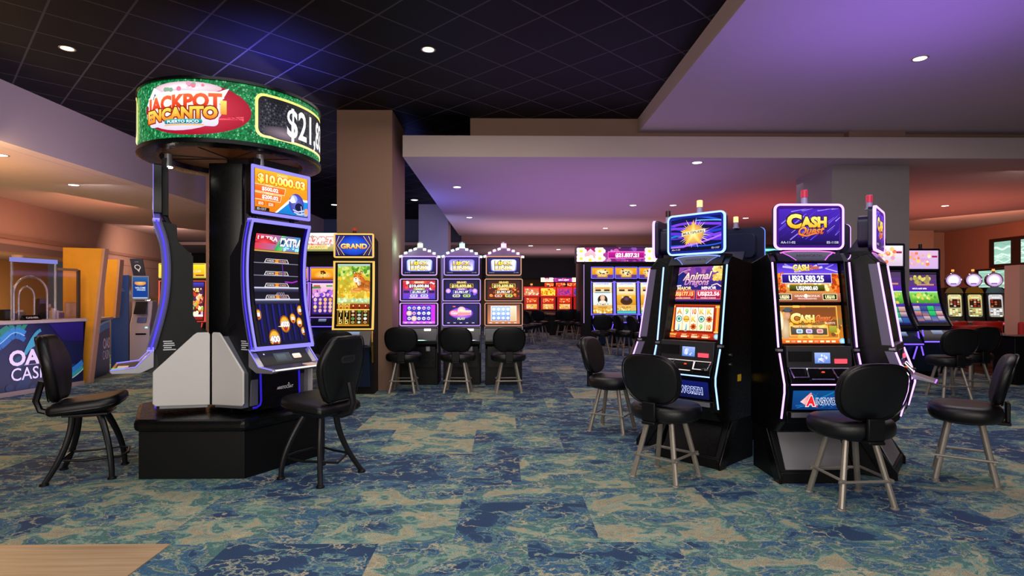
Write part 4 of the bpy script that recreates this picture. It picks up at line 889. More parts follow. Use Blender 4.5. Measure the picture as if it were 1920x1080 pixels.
def P_logo_sign():
    """Round sign: one turn is 360 degrees; u grows to the right as seen from outside."""
    A = 2 * pi * .77 / .51; p = Pic(A)
    def grass(u, v):
        k = R.random(); return (.02 + .10 * k * k, .22 + .42 * k, .12 + .22 * k) if k < .93 else (.5, .85, .6)
    p.grid(300, 26, grass)
    for base in (180 - 25, 360 - 25):
        U = lambda d, b=base: (b + d + 0) / 360.0
        # red spotlight oval with the white logo badge
        p.ell(U(0), .5, 34.5 / 360, .455, '#a00a2a', '#e03a50', n=40)
        for i in range(12): p.line([(U(-6 + 3 * i), .2 + .02 * i), (U(30), .42 - .01 * i)], .012, R.choice(['#c82440', '#8a0a20', '#f05a6a']))
        p.ell(U(-4), .86, 22 / 360, .10, '#d8b0c0', '#ffffff', n=24); p.ell(U(-7), .48, 25 / 360, .36, '#d8cce0', '#fff4ff', n=30)
        p.rrect(U(-30), .20, U(16), .80, .08, '#d8d0f0', '#ffffff')
        p.poly([(U(-33), .62), (U(-26), .90), (U(-18), .78), (U(-28), .5)], '', ['#ffffff', '#f0e8f8', '#e8e0f0', '#ffffff']); p.poly([(U(8), .70), (U(22), .88), (U(17), .60)], '#ffffff'); p.rect(U(17), .42, U(20.5), .66, '#f0902a', '#ffe070')
        blot(p, 14, ['#f07a9a', '#d8a0b8', '#f8d0d8', '#88a890'], .02, .045, U(-18), .80, U(8), .93)
        p.text('A', U(-25), .74, .10, '#5a5a5a', bold=.02)
        p.text('JACKPOT', U(-7), .62, .24, '#c81a10', c2='#ff6a3a', w=50 / 360, bold=.05, out='#ffe8e0', ow=.09, rise=.55)
        p.text('ENCANTO', U(-8), .42, .20, '#f0801a', c2='#ffdc5a', w=47 / 360, bold=.05, out='#8a2a0a', ow=.08, rise=.42)
        p.rrect(U(-17), .235, U(7), .315, .035, '#0f5a6a', '#2ab0b0'); p.text('PUERTO RICO', U(-5), .275, .05, '#ffffff', w=20 / 360, bold=.02); p.rect(U(-17), .205, U(8), .225, '#f0b04a')
        # amount window
        p.rrect(U(36.5), .115, U(130.5), .905, .14, '#fff3a0', '#f4f07a'); p.rrect(U(38.3), .16, U(128.7), .86, .11, '#3a3a44', '#18181f')
        n0 = p.n
        for i in range(46):
            for j in range(12):
                if (i < 20 or R.random() < .25): p.ell(U(40 + 1.9 * i + (.9 if j % 2 else 0)), .2 + .054 * j, .6 / 360, .018, R.choice(['#08080c', '#0f0f16', '#55555f']), n=5); p.n = n0
        p.n = n0 + 1
        p.ell(U(55), .25, 14 / 360, .12, '#4a3f4a', '#8a7a86', n=20)
        p.text('$21,837', U(57.5), .52, .54, '#ffffff', w=58 / 360, bold=.02, align=0)
    return p
def P_flowersign(amount):
    p = Pic(5.5); p.rect(0, 0, 1, 1, '#7a1a6a', '#4a2060'); blot(p, 70, ['#a03a8a', '#c85aa0', '#5a2a7a', '#8a4ab0', '#c080b0'], .06, .2, 0, 0, 1, 1)
    for x0, x1 in ((0, .31), (.78, 1.09)):
        p.rect(x0, 0, x1, 1, '#d81a7a', '#8a1a5a'); p.poly([(x0 + .05, .35), (x0 + .155, .92), (x0 + .26, .35)], '', ['#f0a0b0', '#ffd0e0', '#f0a0b0']); p.rect(x0 + .09, .18, x0 + .22, .5, '#e8607a', '#f8c0c0')
        for cx, cy in ((.05, .75), (.05, .22), (.26, .75), (.26, .22), (.15, .12)):
            for a in range(5): p.ell(x0 + cx + .035 * cos(a * 1.257), cy + .035 * 5.5 * sin(a * 1.257), .03, None, '#fff8f0', '#fffbe8', n=9)
            p.ell(x0 + cx, cy, .02, None, '#f8d84a')
    p.rect(.35, .22, .77, .72, '#ff7ad0'); p.rect(.355, .27, .765, .67, '#8a0a6a', '#c8149a'); p.text(amount, .57, .47, .26, '#ffffff', w=.27, bold=.06); return p
def P_amountsign():
    p = Pic(4.6); p.rect(0, 0, 1, 1, '#b08a5a', '#f0f0e0'); p.rect(0, .84, 1, 1, '#ffffff'); p.rect(0, 0, 1, .28, '#7a8a4a', '#c8b070'); blot(p, 40, ['#d8c8b0', '#f0e8e0', '#e8d0c0', '#b8a890'], .1, .2, 0, .3, 1, .7); p.text('$10,249.73', .55, .60, .34, '#fff0f0', w=.55, bold=.06, out='#e06a6a', ow=.08); p.rrect(.38, .12, .72, .32, .05, '#f0d890'); p.text('JACKPOT', .55, .22, .12, '#b08a3a', w=.25); return p
# ------------------------------------------------------------------ cabinets
def face_dir(theta): return (sin(theta), -cos(theta))
def led_tube(name, pts, m, parent, r=.007): return MB().tube(pts, r, 6).build(name, m, parent)
def ring_frame(name, x0, x1, z0, z1, r, w, ya, yb, m, parent, bevel=.004):
    o = rrect(x1 - x0, z1 - z0, r, 5, (x0 + x1) / 2, (z0 + z1) / 2); i = rrect(x1 - x0 - 2 * w, z1 - z0 - 2 * w, max(.004, r - w), 5, (x0 + x1) / 2, (z0 + z1) / 2)
    return MB().ring(o, i, lambda p, d: (p[0], d, p[1]), ya, yb).build(name, m, parent, bevel=bevel)
def candle(parent, x, y, z, body, lens, r=.026, h=.13):
    c = MB().lathe([(r * 1.25, 0), (r * 1.25, .012), (r * .95, .016), (r * .95, h * .5), (r * 1.05, h * .5)], (x, y, z), 16).build('candle_light', body, parent)
    MB().lathe([(r, h * .5 + .001), (r, h * .97), (r * .8, h), (0, h)], (x, y, z), 16).build('candle_lens', lens, c)
    return c
LED_P = glow('violet_led', '#b86aff', 1.8); LED_PW = glow('pale_violet_led', '#cf95ff', 2.7); LED_B = glow('blue_led', '#6088ff', 1.5); LED_BW = glow('pale_blue_led', '#93b6ff', 2.2)
HALO_P = glow('violet_halo', '#5a18b0', .55); HALO_B = glow('blue_halo', '#1830c8', .6); BAND = glow('lilac_band', '#9a86b0', .28)  # HALO glows imitate the bloom around the topper LEDs
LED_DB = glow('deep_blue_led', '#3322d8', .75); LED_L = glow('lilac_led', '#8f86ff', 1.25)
CAN_B = mat('candle_body', '#a9a0c8', .3); LENS_O = glow('amber_lens', '#ffb27a', 2.2); LENS_R = glow('red_lens', '#e0335a', .8); LENS_D = mat('dark_lens', '#3a1f2a', .3)
GM = 'tall curved-frame gaming machines in the right cluster'
def star_cabinet(label, loc, theta, led, ledw, pics, lens, belly, kickmat, glowname, depth=.70, taper=0, band=None):
    t = thing('slot_machine', label, 'slot machine', loc, theta, GM)
    front = [(.05, .50), (.0, .74), (.0, .807), (.085, 1.05), (.10, 1.09), (.205, 1.787)]
    side = front + [(.27, 1.86), (depth - .02, 1.80), (depth, .40), (.16, .40)]
    def tap(mb):
        if taper: mb.v = [((x * (1 - taper * min(1, max(0, (y - .05) / (depth - .05)))) if x < 0 else x), y, z) for x, y, z in mb.v]
        return mb
    m = MB(); m.prism([(y + (.09 if i < 7 else 0), z) for i, (y, z) in enumerate(side)], 'x', -.275, .275)
    for s in (-1, 1): m.prism(side, 'x', s * .276, s * .325)
    tap(m).build('cabinet', BLACK, t, smooth=30, bevel=.008)
    tap(MB().prism([(.30, .42), (.10, .09), (.08, .09), (.08, 0), (depth, 0), (depth, .42)], 'x', -.30, .30)).build('pedestal', BLACKM, t, bevel=.006)
    k = MB().prism([(.245, .375), (.253, .375), (.108, .105), (.100, .105)], 'x', -.255, .255).build('kick_plate', kickmat, t)
    for s in (-1, 1):
        MB().prism([(.29, .40), (.06, .06), (.06, .0), (.16, .0), (.40, .40)], 'x', s * .301, s * .325).build('side_skirt', BLACK, t, bevel=.004)
        x = s * .318
        led_tube('light_strip', [(x, y - .008, z) for y, z in [(.16, 1.775), (.215, 1.787 - .0), ][:0] + [(.205, 1.78), (.10, 1.09)]], ledw, t, .0075)
        led_tube('light_strip', [(x, y - .008, z) for y, z in [(.082, 1.045), (.0, .807), (.0, .74), (.05, .53)]], ledw, t, .0075)
        MB().box(s * .29, s * .33, .075, .12, 1.06, 1.078).build('strip_clip', SILVER, t)
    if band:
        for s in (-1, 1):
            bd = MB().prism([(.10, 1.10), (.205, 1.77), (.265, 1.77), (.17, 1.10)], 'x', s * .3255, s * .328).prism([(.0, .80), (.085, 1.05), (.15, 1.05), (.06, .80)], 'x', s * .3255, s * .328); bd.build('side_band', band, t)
    hp = pics['header']; MB().prism([(.20, 1.79), (.27, 1.885), (.40, 1.885), (.40, 1.79)], 'x', -.27, .27).build('header_block', BLACKM, t)
    hp.build('header_panel', t, flat(-.268, .268, 1.793, 1.882, .197, .262))
    # screens: leaning with the front
    uy = lambda z: .185 + (z - 1.09) * (.105 / .697) - .004
    for nm, z0, z1, pk in (('upper_screen', 1.455, 1.775, 'upper'), ('lower_screen', 1.115, 1.425, 'lower')):
        pics[pk].build(nm, t, flat(-.262, .262, z0, z1, uy(z0) - .012, uy(z1) - .012))
    # topper
    tp = MB(); tp.prism(rrect(.575, .375, .05, 5, 0, 2.075), 'y', .225, .275); tp.prism(rrect(.44, .27, .06, 5, 0, 2.06), 'y', .275, .36); tp.prism([(.28, 1.88), (.28, 2.0), (.38, 2.0), (.46, 1.88)], 'x', -.12, .12)
    tp = tp.build('topper', mat('topper_shell_' + glowname, {'p': '#1a0f38', 'b': '#0c1440'}[glowname], .35), t, bevel=.005)
    ring_frame('topper_light_frame', -.29, .29, 1.885, 2.265, .05, .016, .214, .240, ledw, tp)
    ring_frame('topper_halo', -.274, .274, 1.901, 2.249, .036, .022, .2195, .2245, HALO_P if glowname == 'p' else HALO_B, tp)  # glowing ring added as the LED frame's halo, not a lamp part
    pics['top'].build('topper_screen', tp, flat(-.255, .255, 1.925, 2.225, .2235))
    candle(t, 0.0, .30, 2.262, CAN_B, lens)
    # meter panel, deck, belly
    MB().prism([(.075, 1.10), (.13, 1.10), (.13, .93), (.06, .93)], 'x', -.262, .262).build('meter_panel', DARK, t, bevel=.004)
    yy = lambda z: .06 + (z - .93) * (.015 / .17) - .003
    p = Pic(1.9); p.rect(0, 0, 1, 1, '#5a80d0', '#9ab4f0'); blot(p, 10, ['#c8d0ff', '#a890d8', '#e0e8ff'], .08, .2, .2, .2, .8, .8); p.build('display', t, flat(-.04, .085, .965, 1.05, yy(.965), yy(1.05)))
    MB().box(.12, .215, .052, .068, .965, 1.0).build('bill_slot', glow('red_slot', '#ff4a5a', 1.6), t)
    MB().box(-.25, -.07, .050, .068, .98, 1.06).build('card_panel', BLACKM, t)
    MB().prism([(.06, .93), (.0, .83), (.0, .80), (.12, .80), (.12, .93)], 'x', -.262, .262).build('button_deck', BLACK, t, bevel=.004)
    dk = MB(); 
    for a, b in ((-.25, -.11), (.09, .25)): dk.tube([(a, .05, .925), (a + .012, -.004, .86), (b - .012, -.004, .86), (b, .05, .925)], .008, 6)
    dk.tube([(-.25, .052, .925), (.25, .052, .925)], .006, 6); dk.tube([(-.10, -.006, .845), (.08, -.006, .845)], .007, 6)
    dk.build('deck_rail', CHROME, t)
    MB().lathe([(0, .0), (.035, .0), (.035, .012), (.0, .018)], (.21, .012, .86), 16).build('play_button', CHROME, t)
    MB().lathe([(0, .0), (.012, .0), (.012, .008), (.0, .012)], (.01, .03, .895), 12).build('spin_button', glow('button_red', '#ff5a3a', 1.0), t)
    led_tube('deck_light', [(-.262, -.008, .805), (.262, -.008, .805)], ledw, t, .006)
    pics['belly'].build('belly_panel', t, flat(-.235, .235, .60, .755, .044, .018))
    MB().box(-.27, .27, .055, .10, .49, .585).build('lower_tray', BLACK, t, bevel=.006)
    MB().box(-.235, .235, .046, .058, .535, .575).build('tray_lip', SILVER, t)
    return t
belly_on = lambda: P_belly('AINSWORTH', True); belly_off = lambda: P_belly('AINSWORTH', False)
KICKG = mat('kick_grey', '#77757a', .45, noise=.1, nscale=5)
mc = star_cabinet('violet-lit gaming machine with a gold-lettered purple topper, facing us', (2.52, 4.50, 0), 0, LED_P, LED_PW, dict(header=P_header('#ff7ae0', '#e070ff'), upper=P_cashupper(), lower=P_cashlower(), top=P_cashtop(), belly=belly_on()), LENS_R, 1, KICKG, 'p', depth=.60)
mb = star_cabinet('blue-lit gaming machine with a star-burst topper and red dragon reels, turned to the left', (1.592, 5.116, 0), radians(-48), LED_B, LED_BW, dict(header=P_header('#8aa8ff', '#6a80e0'), upper=P_dragonupper(), lower=P_dragonlower(), top=P_star(), belly=belly_off()), LENS_O, 1, BLACK, 'b', depth=.74, taper=.95)
tag(MB().box(.3255, .329, .34, .40, .79, .87).build('warning_sticker', mat('yellow_sticker', '#c8a020', .5)), '', '') if False else None
w_ = MB().box(.3255, .3275, .38, .445, .74, .80).build('warning_label', mat('yellow_sticker', '#c9a21c', .5), mb)
for z in (.90, .985): MB().cyl((.325, .25, z), (.333, .25, z), .014).build('side_lock', CHROME, mb)
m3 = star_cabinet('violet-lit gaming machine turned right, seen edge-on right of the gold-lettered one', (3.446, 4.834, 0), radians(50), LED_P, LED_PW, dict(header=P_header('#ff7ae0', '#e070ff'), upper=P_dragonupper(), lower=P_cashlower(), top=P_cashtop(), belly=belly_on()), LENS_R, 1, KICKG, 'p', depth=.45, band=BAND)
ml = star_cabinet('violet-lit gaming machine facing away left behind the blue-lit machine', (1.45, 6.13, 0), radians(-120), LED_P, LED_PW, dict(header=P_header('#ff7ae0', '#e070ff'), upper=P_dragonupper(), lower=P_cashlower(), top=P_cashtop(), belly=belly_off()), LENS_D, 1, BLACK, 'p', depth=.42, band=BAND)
mk = star_cabinet('gaming machine seen from behind with a thin blue-lit topper edge, right of the star-burst topper', (2.78, 6.62, 0), radians(140), LED_B, LED_B, dict(header=P_header('#8aa8ff', '#6a80e0'), upper=P_dragonupper(), lower=P_dragonlower(), top=P_star(), belly=belly_off()), LENS_O, 1, BLACK, 'b', depth=.6)
mq = star_cabinet('gaming machine seen from behind with a violet topper edge, behind the gold-lettered one', (3.56, 6.35, 0), radians(140), LED_P, LED_PW, dict(header=P_header('#ff7ae0', '#e070ff'), upper=P_dragonupper(), lower=P_cashlower(), top=P_cashtop(), belly=belly_off()), LENS_D, 1, BLACK, 'p', depth=.5)
# player-tracking shelf that juts from the edge-on machine
sh = MB().prism([(-.01, .80), (-.16, .775), (-.165, .79), (-.01, .84)], 'x', .02, .24).build('card_shelf', SILVER, m3, bevel=.004)
led_tube('shelf_light', [(.02, -.168, .782), (.24, -.168, .782)], LED_P, sh, .006)
# ------------------------------------------------------------------ round-sign carousel
CC = Vector((-2.565, 5.51, 0))
def hexa(r, phase=0): return [(r * cos(radians(60 * i + phase)), r * sin(radians(60 * i + phase))) for i in range(6)]
pl = thing('carousel_plinth', 'black six-sided plinth with rounded top lip under the round-sign machines', 'plinth', CC, 0)
MB().prism(hexa(.86), 'z', 0, .39).build('plinth_body', BLACKM, pl, smooth=0, bevel=.004)
MB().prism(hexa(.90), 'z', .391, .49).build('plinth_lip', BLACK, pl, smooth=0, bevel=.035)
MB().box(.705, .709, -.003, .003, .04, .36).build('door_gap', SILVER, pl).rotation_euler = (0, 0, radians(-38))
# sign on its pole
sg = thing('jackpot_sign', 'round green LED jackpot sign on a black pole above the left carousel', 'sign', (CC.x, CC.y, 0), 0)
co = MB().prism(rrect(.33, .33, .03, 3), 'z', .505, 2.73).build('pole', BLACK, sg, bevel=.004)
MB().prism(rrect(.24, .16, .02, 3, .06, .05), 'z', 2.731, 2.799).build('pole_neck', BLACKM, sg)
PH = radians(-64.6)
def drum(u, v):
    a = PH + radians(360 * u - 180); c = (cos(a), sin(a)); return ((.77 * c[0], .77 * c[1], 2.80 + .475 * v), (c[0], c[1], 0))
P_logo_sign().build('led_band', sg, drum, du=1 / 360, dv=.5, clip=False)
MB().lathe([(.60, 2.80), (.61, 2.760), (.76, 2.755), (.785, 2.762), (.785, 2.795), (.766, 2.799), (.766, 3.276), (.785, 3.278), (.785, 3.302), (.74, 3.306), (.74, 2.83), (.60, 2.82), (.60, 2.80)], n=72).build('sign_rim', BLACK, sg, smooth=40)
MB().lathe([(0, 2.805), (.598, 2.805), (.598, 2.818), (0, 2.818)], n=48).build('sign_ceiling', mat('bronze_panel', '#a8683c', .30, metal=.15), sg)
sp_ = MB()
for a in range(6): sp_.box(-.59, .59, -.004, .004, 2.80, 2.8045) if a == 0 else sp_.tube([(.06 * cos(a), .06 * sin(a), 2.803), (.59 * cos(a * pi / 3 + .3), .59 * sin(a * pi / 3 + .3), 2.803)], .004, 5)
sp_.build('ceiling_seams', BLACKM, sg)
LAMP = glow('spot_lens', '#fff6e8', 22)
for px, py, Z in ((316, 305, 5.02), (488, 300, 5.05), (515, 318, 5.35)):
    q = at(px, py, Z) - CC
    sl = MB().cyl((q.x, q.y, 2.74), (q.x, q.y, 2.63), .03, .036, 14).build('spot_lamp', SILVER, sg)
    MB().cyl((q.x, q.y, 2.629), (q.x, q.y, 2.622), .032, n=14).build('spot_lens', LAMP, sl)
    point('sign_lamp_glow', (CC.x + q.x, CC.y + q.y, 2.66), 2.5, (1, .93, .82), .035)
    spot('sign_spot', (CC.x + q.x, CC.y + q.y, 2.61), 6, (1, .95, .88), 90, 1)
def pod(label, theta, off):
    t = thing('slot_machine', label, 'slot machine', CC, theta, 'curved-screen machines under the round sign')
    prof = smooth_prof([(-(s + off), z) for s, z in ((.64, 1.05), (.575, 1.309), (.540, 1.506), (.528, 1.737), (.547, 1.965), (.60, 2.15))], 20)
    fr = [(y, z) for y, z in prof]
    side = fr[::-1] + [(-(.60 + off), 1.0), (-(.56 + off), .52), (-.25, .52), (-.25, 1.19), (-.29, 1.20), (-.361, 1.335), (-.361, 1.85), (-.479, 1.98), (-.455 - off, 2.12)]
    MB().prism([(y + .012, z) for y, z in side], 'x', -.285, .285).build('cabinet', mat('charcoal', '#100f11', .5, spec=.25), t, smooth=30)
    for s in (-1, 1):
        wp = [(-.222, .55), (-.63, .575), (-.65, .60), (-.648, .865), (-.345, 1.17), (-.32, 1.187), (-.235, 1.187), (-.222, 1.17)]
        MB().prism([(-.24, .53), (-.60, .55), (-.60, .84), (-.33, 1.15), (-.24, 1.15)], 'x', s * .286, s * .352).build('side_box', SILVER, t)
        MB().prism(wp, 'x', s * .353, s * .372).build('side_panel', WHITEP, t, bevel=.008, seg=3)
        # blue light edge hugging the curved front
        ed = MB(); n = len(fr)
        for i in range(n - 1):
            (y0, z0), (y1, z1) = fr[i], fr[i + 1]
            ed.add([(s * .288, y0 - .02, z0), (s * .288, y1 - .02, z1), (s * .288, y1 + .035, z1), (s * .288, y0 + .035, z0), (s * .318, y0 - .02, z0), (s * .318, y1 - .02, z1), (s * .318, y1 + .035, z1), (s * .318, y0 + .035, z0)],
                   [(0, 1, 2, 3), (4, 7, 6, 5), (3, 2, 6, 7)]); ed.add([(s * .288, y0 - .0201, z0), (s * .288, y1 - .0201, z1), (s * .318, y1 - .0201, z1), (s * .318, y0 - .0201, z0)], [(0, 1, 2, 3)], 1)
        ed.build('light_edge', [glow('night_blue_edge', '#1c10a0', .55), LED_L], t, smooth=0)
        MB().tube([(s * .319, y + .006, z) for y, z in fr], .008, 6).build('edge_glow_line', glow('edge_line', '#5a48ff', 1.0), t)
        MB().tube([(s * .318, y + .038, z) for y, z in fr], .006, 6).build('edge_back_trim', GREY, t)
        MB().tube([(s * .318, y - .024, z) for y, z in fr], .004, 6).build('edge_trim', SILVER, t)
    MB().box(-.318, .318, fr[-1][0] - .02, fr[-1][0] + .03, 2.135, 2.165).build('top_light', LED_L, t)
    MB().box(-.318, .318, fr[0][0] - .022, fr[0][0] + .03, 1.035, 1.07).build('bottom_light', LED_L, t)
    MB().prism([(y - .008, z) for y, z in fr] + [(y + .02, z) for y, z in fr[::-1]], 'x', -.268, .268).build('screen_glass', BLACK, t, smooth=30)
    pr2 = [(y - .012, z) for y, z in fr if 1.07 <= z <= 2.06]; P_football().build('main_screen', t, curved(-.235, .235, [(interp(fr, (z - fr[0][1]) / (fr[-1][1] - fr[0][1]))[0] - .011, z) for z in [1.085 + .06 * i for i in range(17)]]), dv=.07)
    # top box
    y0 = -(.615 + off)
    tb = MB().prism(rrect(.636, .425, .012, 3, 0, 2.415), 'y', y0 + .0012, y0 + .06).build('topper', BLACK, t)
    ring_frame('topper_light_frame', -.315, .315, 2.205, 2.625, .015, .028, y0 - .003, y0 + .001, LED_L, tb, bevel=0)
    P_helmet().build('topper_screen', tb, flat(-.28, .28, 2.24, 2.595, y0 - .002))
    br = MB()
    for s in (-1, 1): br.tube([(s * .20, -.575, 2.24), (s * .20, -.545, 2.15), (s * .20, -.495, 2.07), (s * .20, -.485, 1.93)], .026, 6)
    br.box(-.24, .24, y0 + .061, -.535, 2.20, 2.70)
    br.build('topper_bracket', BLACKM, t, bevel=.004)
    # button deck: sloping panel running out into a thin tray
    dk = MB().prism([(-.655, 1.035), (-.765, .905), (-.93, .888), (-.945, .875), (-.93, .862), (-.70, .855), (-.60, .84), (-.60, 1.035)], 'x', -.255, .255).build('button_deck', DARK, t, bevel=.004)
    dp = flat(-.25, .25, .910, 1.030, -.764, -.662)
    p = Pic(3.4); p.rect(0, 0, 1, 1, '#1c1a1c', '#262428'); p.rect(.28, .15, .62, .75, '#2a3038', '#4a525a'); p.rect(.33, .25, .52, .65, '#3a4248', '#5a646a'); p.rrect(.66, .30, .84, .62, .08, '#ffc8b0', '#fff0e8'); p.ell(.10, .75, .015, None, '#c8c8ff'); p.build('deck_screen', dk, dp)
    MB().box(.09, .19, -.905, -.83, .889, .903).build('lit_button', glow('peach_button', '#e8b8a4', .8), dk)
    MB().prism([(-.948, .872), (-.955, .880), (-.945, .892), (-.925, .892)], 'x', -.29, .29).build('deck_edge', CHROME, dk)
    for s in (-1, 1):
        MB().prism([(-.64, 1.045), (-.77, .905), (-.935, .890), (-.95, .876), (-.935, .860), (-.74, .852), (-.64, .90)], 'x', s * .256, s * .315).build('deck_cheek', SILVER, t, bevel=.004)
        led_tube('cheek_light', [(s * .316, -.645, 1.048), (s * .316, -.772, .910), (s * .316, -.945, .892)], LED_L, t, .005)
    MB().box(.20, .315, -.94, -.85, .893, .899).build('charge_pad', glow('green_pad', '#7ad08a', .7), t)
    # belly with edge light and lettering
    MB().prism([(-(.58 + off), .84), (-(.60 + off), .52), (-(.40 + off), .52), (-(.40 + off), .84)], 'x', -.20, .22).build('belly_door', BLACK, t)
    for s in (-1, 1):
        MB().box(s * .21, s * .284, -(.57 + off), -.60, .56, .835).build('belly_cheek', GREY, t, bevel=.004)
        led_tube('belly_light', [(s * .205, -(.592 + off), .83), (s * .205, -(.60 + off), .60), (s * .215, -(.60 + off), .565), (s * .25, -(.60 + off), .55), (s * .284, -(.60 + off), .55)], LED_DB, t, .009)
    p = Pic(3.2); p.text('ARISTOCRAT', .5, .36, .42, '#f0f0f4', w=.92, bold=.02, shear=.15); p.ell(.70, .86, .035, .10, '#f0f0f4'); p.line([(.62, .70), (.70, .62), (.78, .70)], .06, '#f0f0f4')
    p.build('maker_lettering', t, flat(-.05, .14, .665, .725, -(.601 + off)), mat_=PRINT)
    p = Pic(1.3)
    for i in range(5): p.rect(.05 + .05 * (i % 2), .08 + .18 * i, rnd(.6, .95), .17 + .18 * i, '#c8c8d0')
    for s in (-1, 1):
        p.build('data_label', t, (lambda u, v, s=s: ((s * .2865, -.55 - off + (.11 * u if s > 0 else .11 * (1 - u)), 1.03 + .10 * v), (s, 0, 0))), mat_=PRINT)
        vt = MB()
        for i in range(5): vt.box(s * .2855, s * .288, -.44 + .022 * i, -.43 + .022 * i, 1.22 - .012 * i, 1.275 - .012 * i)
        vt.build('side_vent', BLACKM, t)
    return t
pod('curved-screen machine facing right with a helmet topper and blue-lit frame, under the round sign', radians(60), .06)
pod('curved-screen machine seen edge-on from its side with a blue light arc, under the round sign', radians(-60), .03)
# ------------------------------------------------------------------ three arched-top machines
LOCKG = 'three arched-top machines beside the beige column'
def arched(label, x, k, frame, arch, lamp):
    t = thing('slot_machine', label, 'slot machine', (x, 9.75, 0), 0, LOCKG)
    MB().prism([(.10, 0), (.10, .62), (.0, .70), (.0, .98), (.06, 1.0), (.10, 1.85), (.15, 2.20), (.60, 2.20), (.62, 0)], 'x', -.315, .315).build('cabinet', BLACKM, t, bevel=.008)
    ly = lambda z: .06 + (z - 1.0) * .04 / .85
    for nm, z0, z1, pc in (('middle_screen', 1.44, 1.80, P_lockmid(k)), ('lower_screen', 1.02, 1.39, P_locklow(k))):
        f = ring_frame(nm + '_frame', -.325, .325, z0 - .012, z1 + .012, .03, .013, ly(z0) - .03, ly(z1), frame, t, bevel=0)
        pc.build(nm, t, flat(-.275, .275, z0 + .025, z1 - .02, ly(z0) - .012, ly(z1) - .012))
    ring_frame('top_screen_frame', -.305, .305, 1.865, 2.20, .04, .016, .085, .13, frame, t, bevel=0)
    P_lock(k).build('top_screen', t, flat(-.27, .27, 1.905, 2.17, .105, .125))
    # arch of lamps
    ar = MB(); R_ = .62; N = 9
    pts = [(-.325 + .65 * i / 16, .16, 2.20 + .135 * (1 - ((i - 8) / 8) ** 2)) for i in range(17)]
    ar.prism([(p[0], p[2]) for p in pts] + [(.325, 2.18), (-.325, 2.18)], 'y', .15, .22)
    ar = ar.build('arch', mat('violet_shell', '#6a4a7a', .4), t)
    for i in range(0, 17, 2):
        if i == 8: continue
        p = pts[i]; q = pts[i + 1] if i < 16 else pts[i - 1]
        MB().tube([(p[0] - .02, .145, p[2] - .01), (p[0] + .025, .145, p[2] + (.004 if i < 8 else -.012))], .017, 8).build('arch_lamp', arch, ar)
    c = MB().box(-.055, .055, .17, .24, 2.33, 2.355).build('tower_base', SILVER, t)
    MB().cyl((0, .205, 2.355), (0, .205, 2.42), .045, n=14).build('tower_lamp', lamp, c)
    MB().cyl((0, .205, 2.421), (0, .205, 2.445), .048, n=14).build('tower_cap', SILVER, c)
    MB().prism([(.02, 1.0), (-.03, .92), (-.06, .80), (-.06, .76), (.08, .76), (.08, 1.0)], 'x', -.31, .31).build('button_deck', GREY, t, bevel=.008)
    MB().box(.10, .21, -.005 - .03, .02, .93, .965).build('bill_slot', glow('white_slot' if k < 2 else 'pink_slot', '#fff0f0' if k < 2 else '#ff9aa0', 2), t)
    MB().tube([(-.31, -.06, .765), (.31, -.06, .765)], .012, 6).build('deck_edge', CHROME, t)
    MB().box(-.28, .28, .055, .10, .30, .70).box(.12, .19, .035, .055, .58, .66, 1).build('belly_door', [BLACK, SILVER], t, bevel=.004)
    for s in (-1, 1): MB().tube([(s * .318, .03, 1.0), (s * .318, -.03, .86), (s * .318, .02, .70), (s * .318, .08, .55)], .010, 6).build('side_trim', SILVER, t)
    return t
LK = glow('lilac_frame', '#d9a8ff', 1.1); LKO = glow('copper_frame', '#e89a78', .85)
arched('leftmost arched-top machine, green-topped lamp arch and a red-and-violet jackpot screen', -1.444, 0, LK, glow('arch_white', '#eefff4', 5), glow('lime_lamp', '#d8ff9a', 3.5))
arched('middle arched-top machine, teal lamp arch and a violet jackpot screen', -.722, 1, glow('violet_frame', '#b98cff', 1.1), glow('arch_cyan', '#bff4ff', 5), glow('mint_lamp', '#8affc8', 3.5))
arched('rightmost arched-top machine, pink lamp arch and an orange jackpot screen', -.005, 2, LKO, glow('arch_pink', '#ffd0ff', 5), glow('pink_lamp', '#ff8ad8', 3.5))
point('arch_glow_left', (-1.70, 9.55, 2.35), 5, (.5, 1, .8)); point('arch_glow_mid', (-.72, 9.5, 2.5), 4, (.8, .8, 1)); point('arch_glow_low', (-1.76, 9.6, 1.6), 3, (.85, .35, 1))
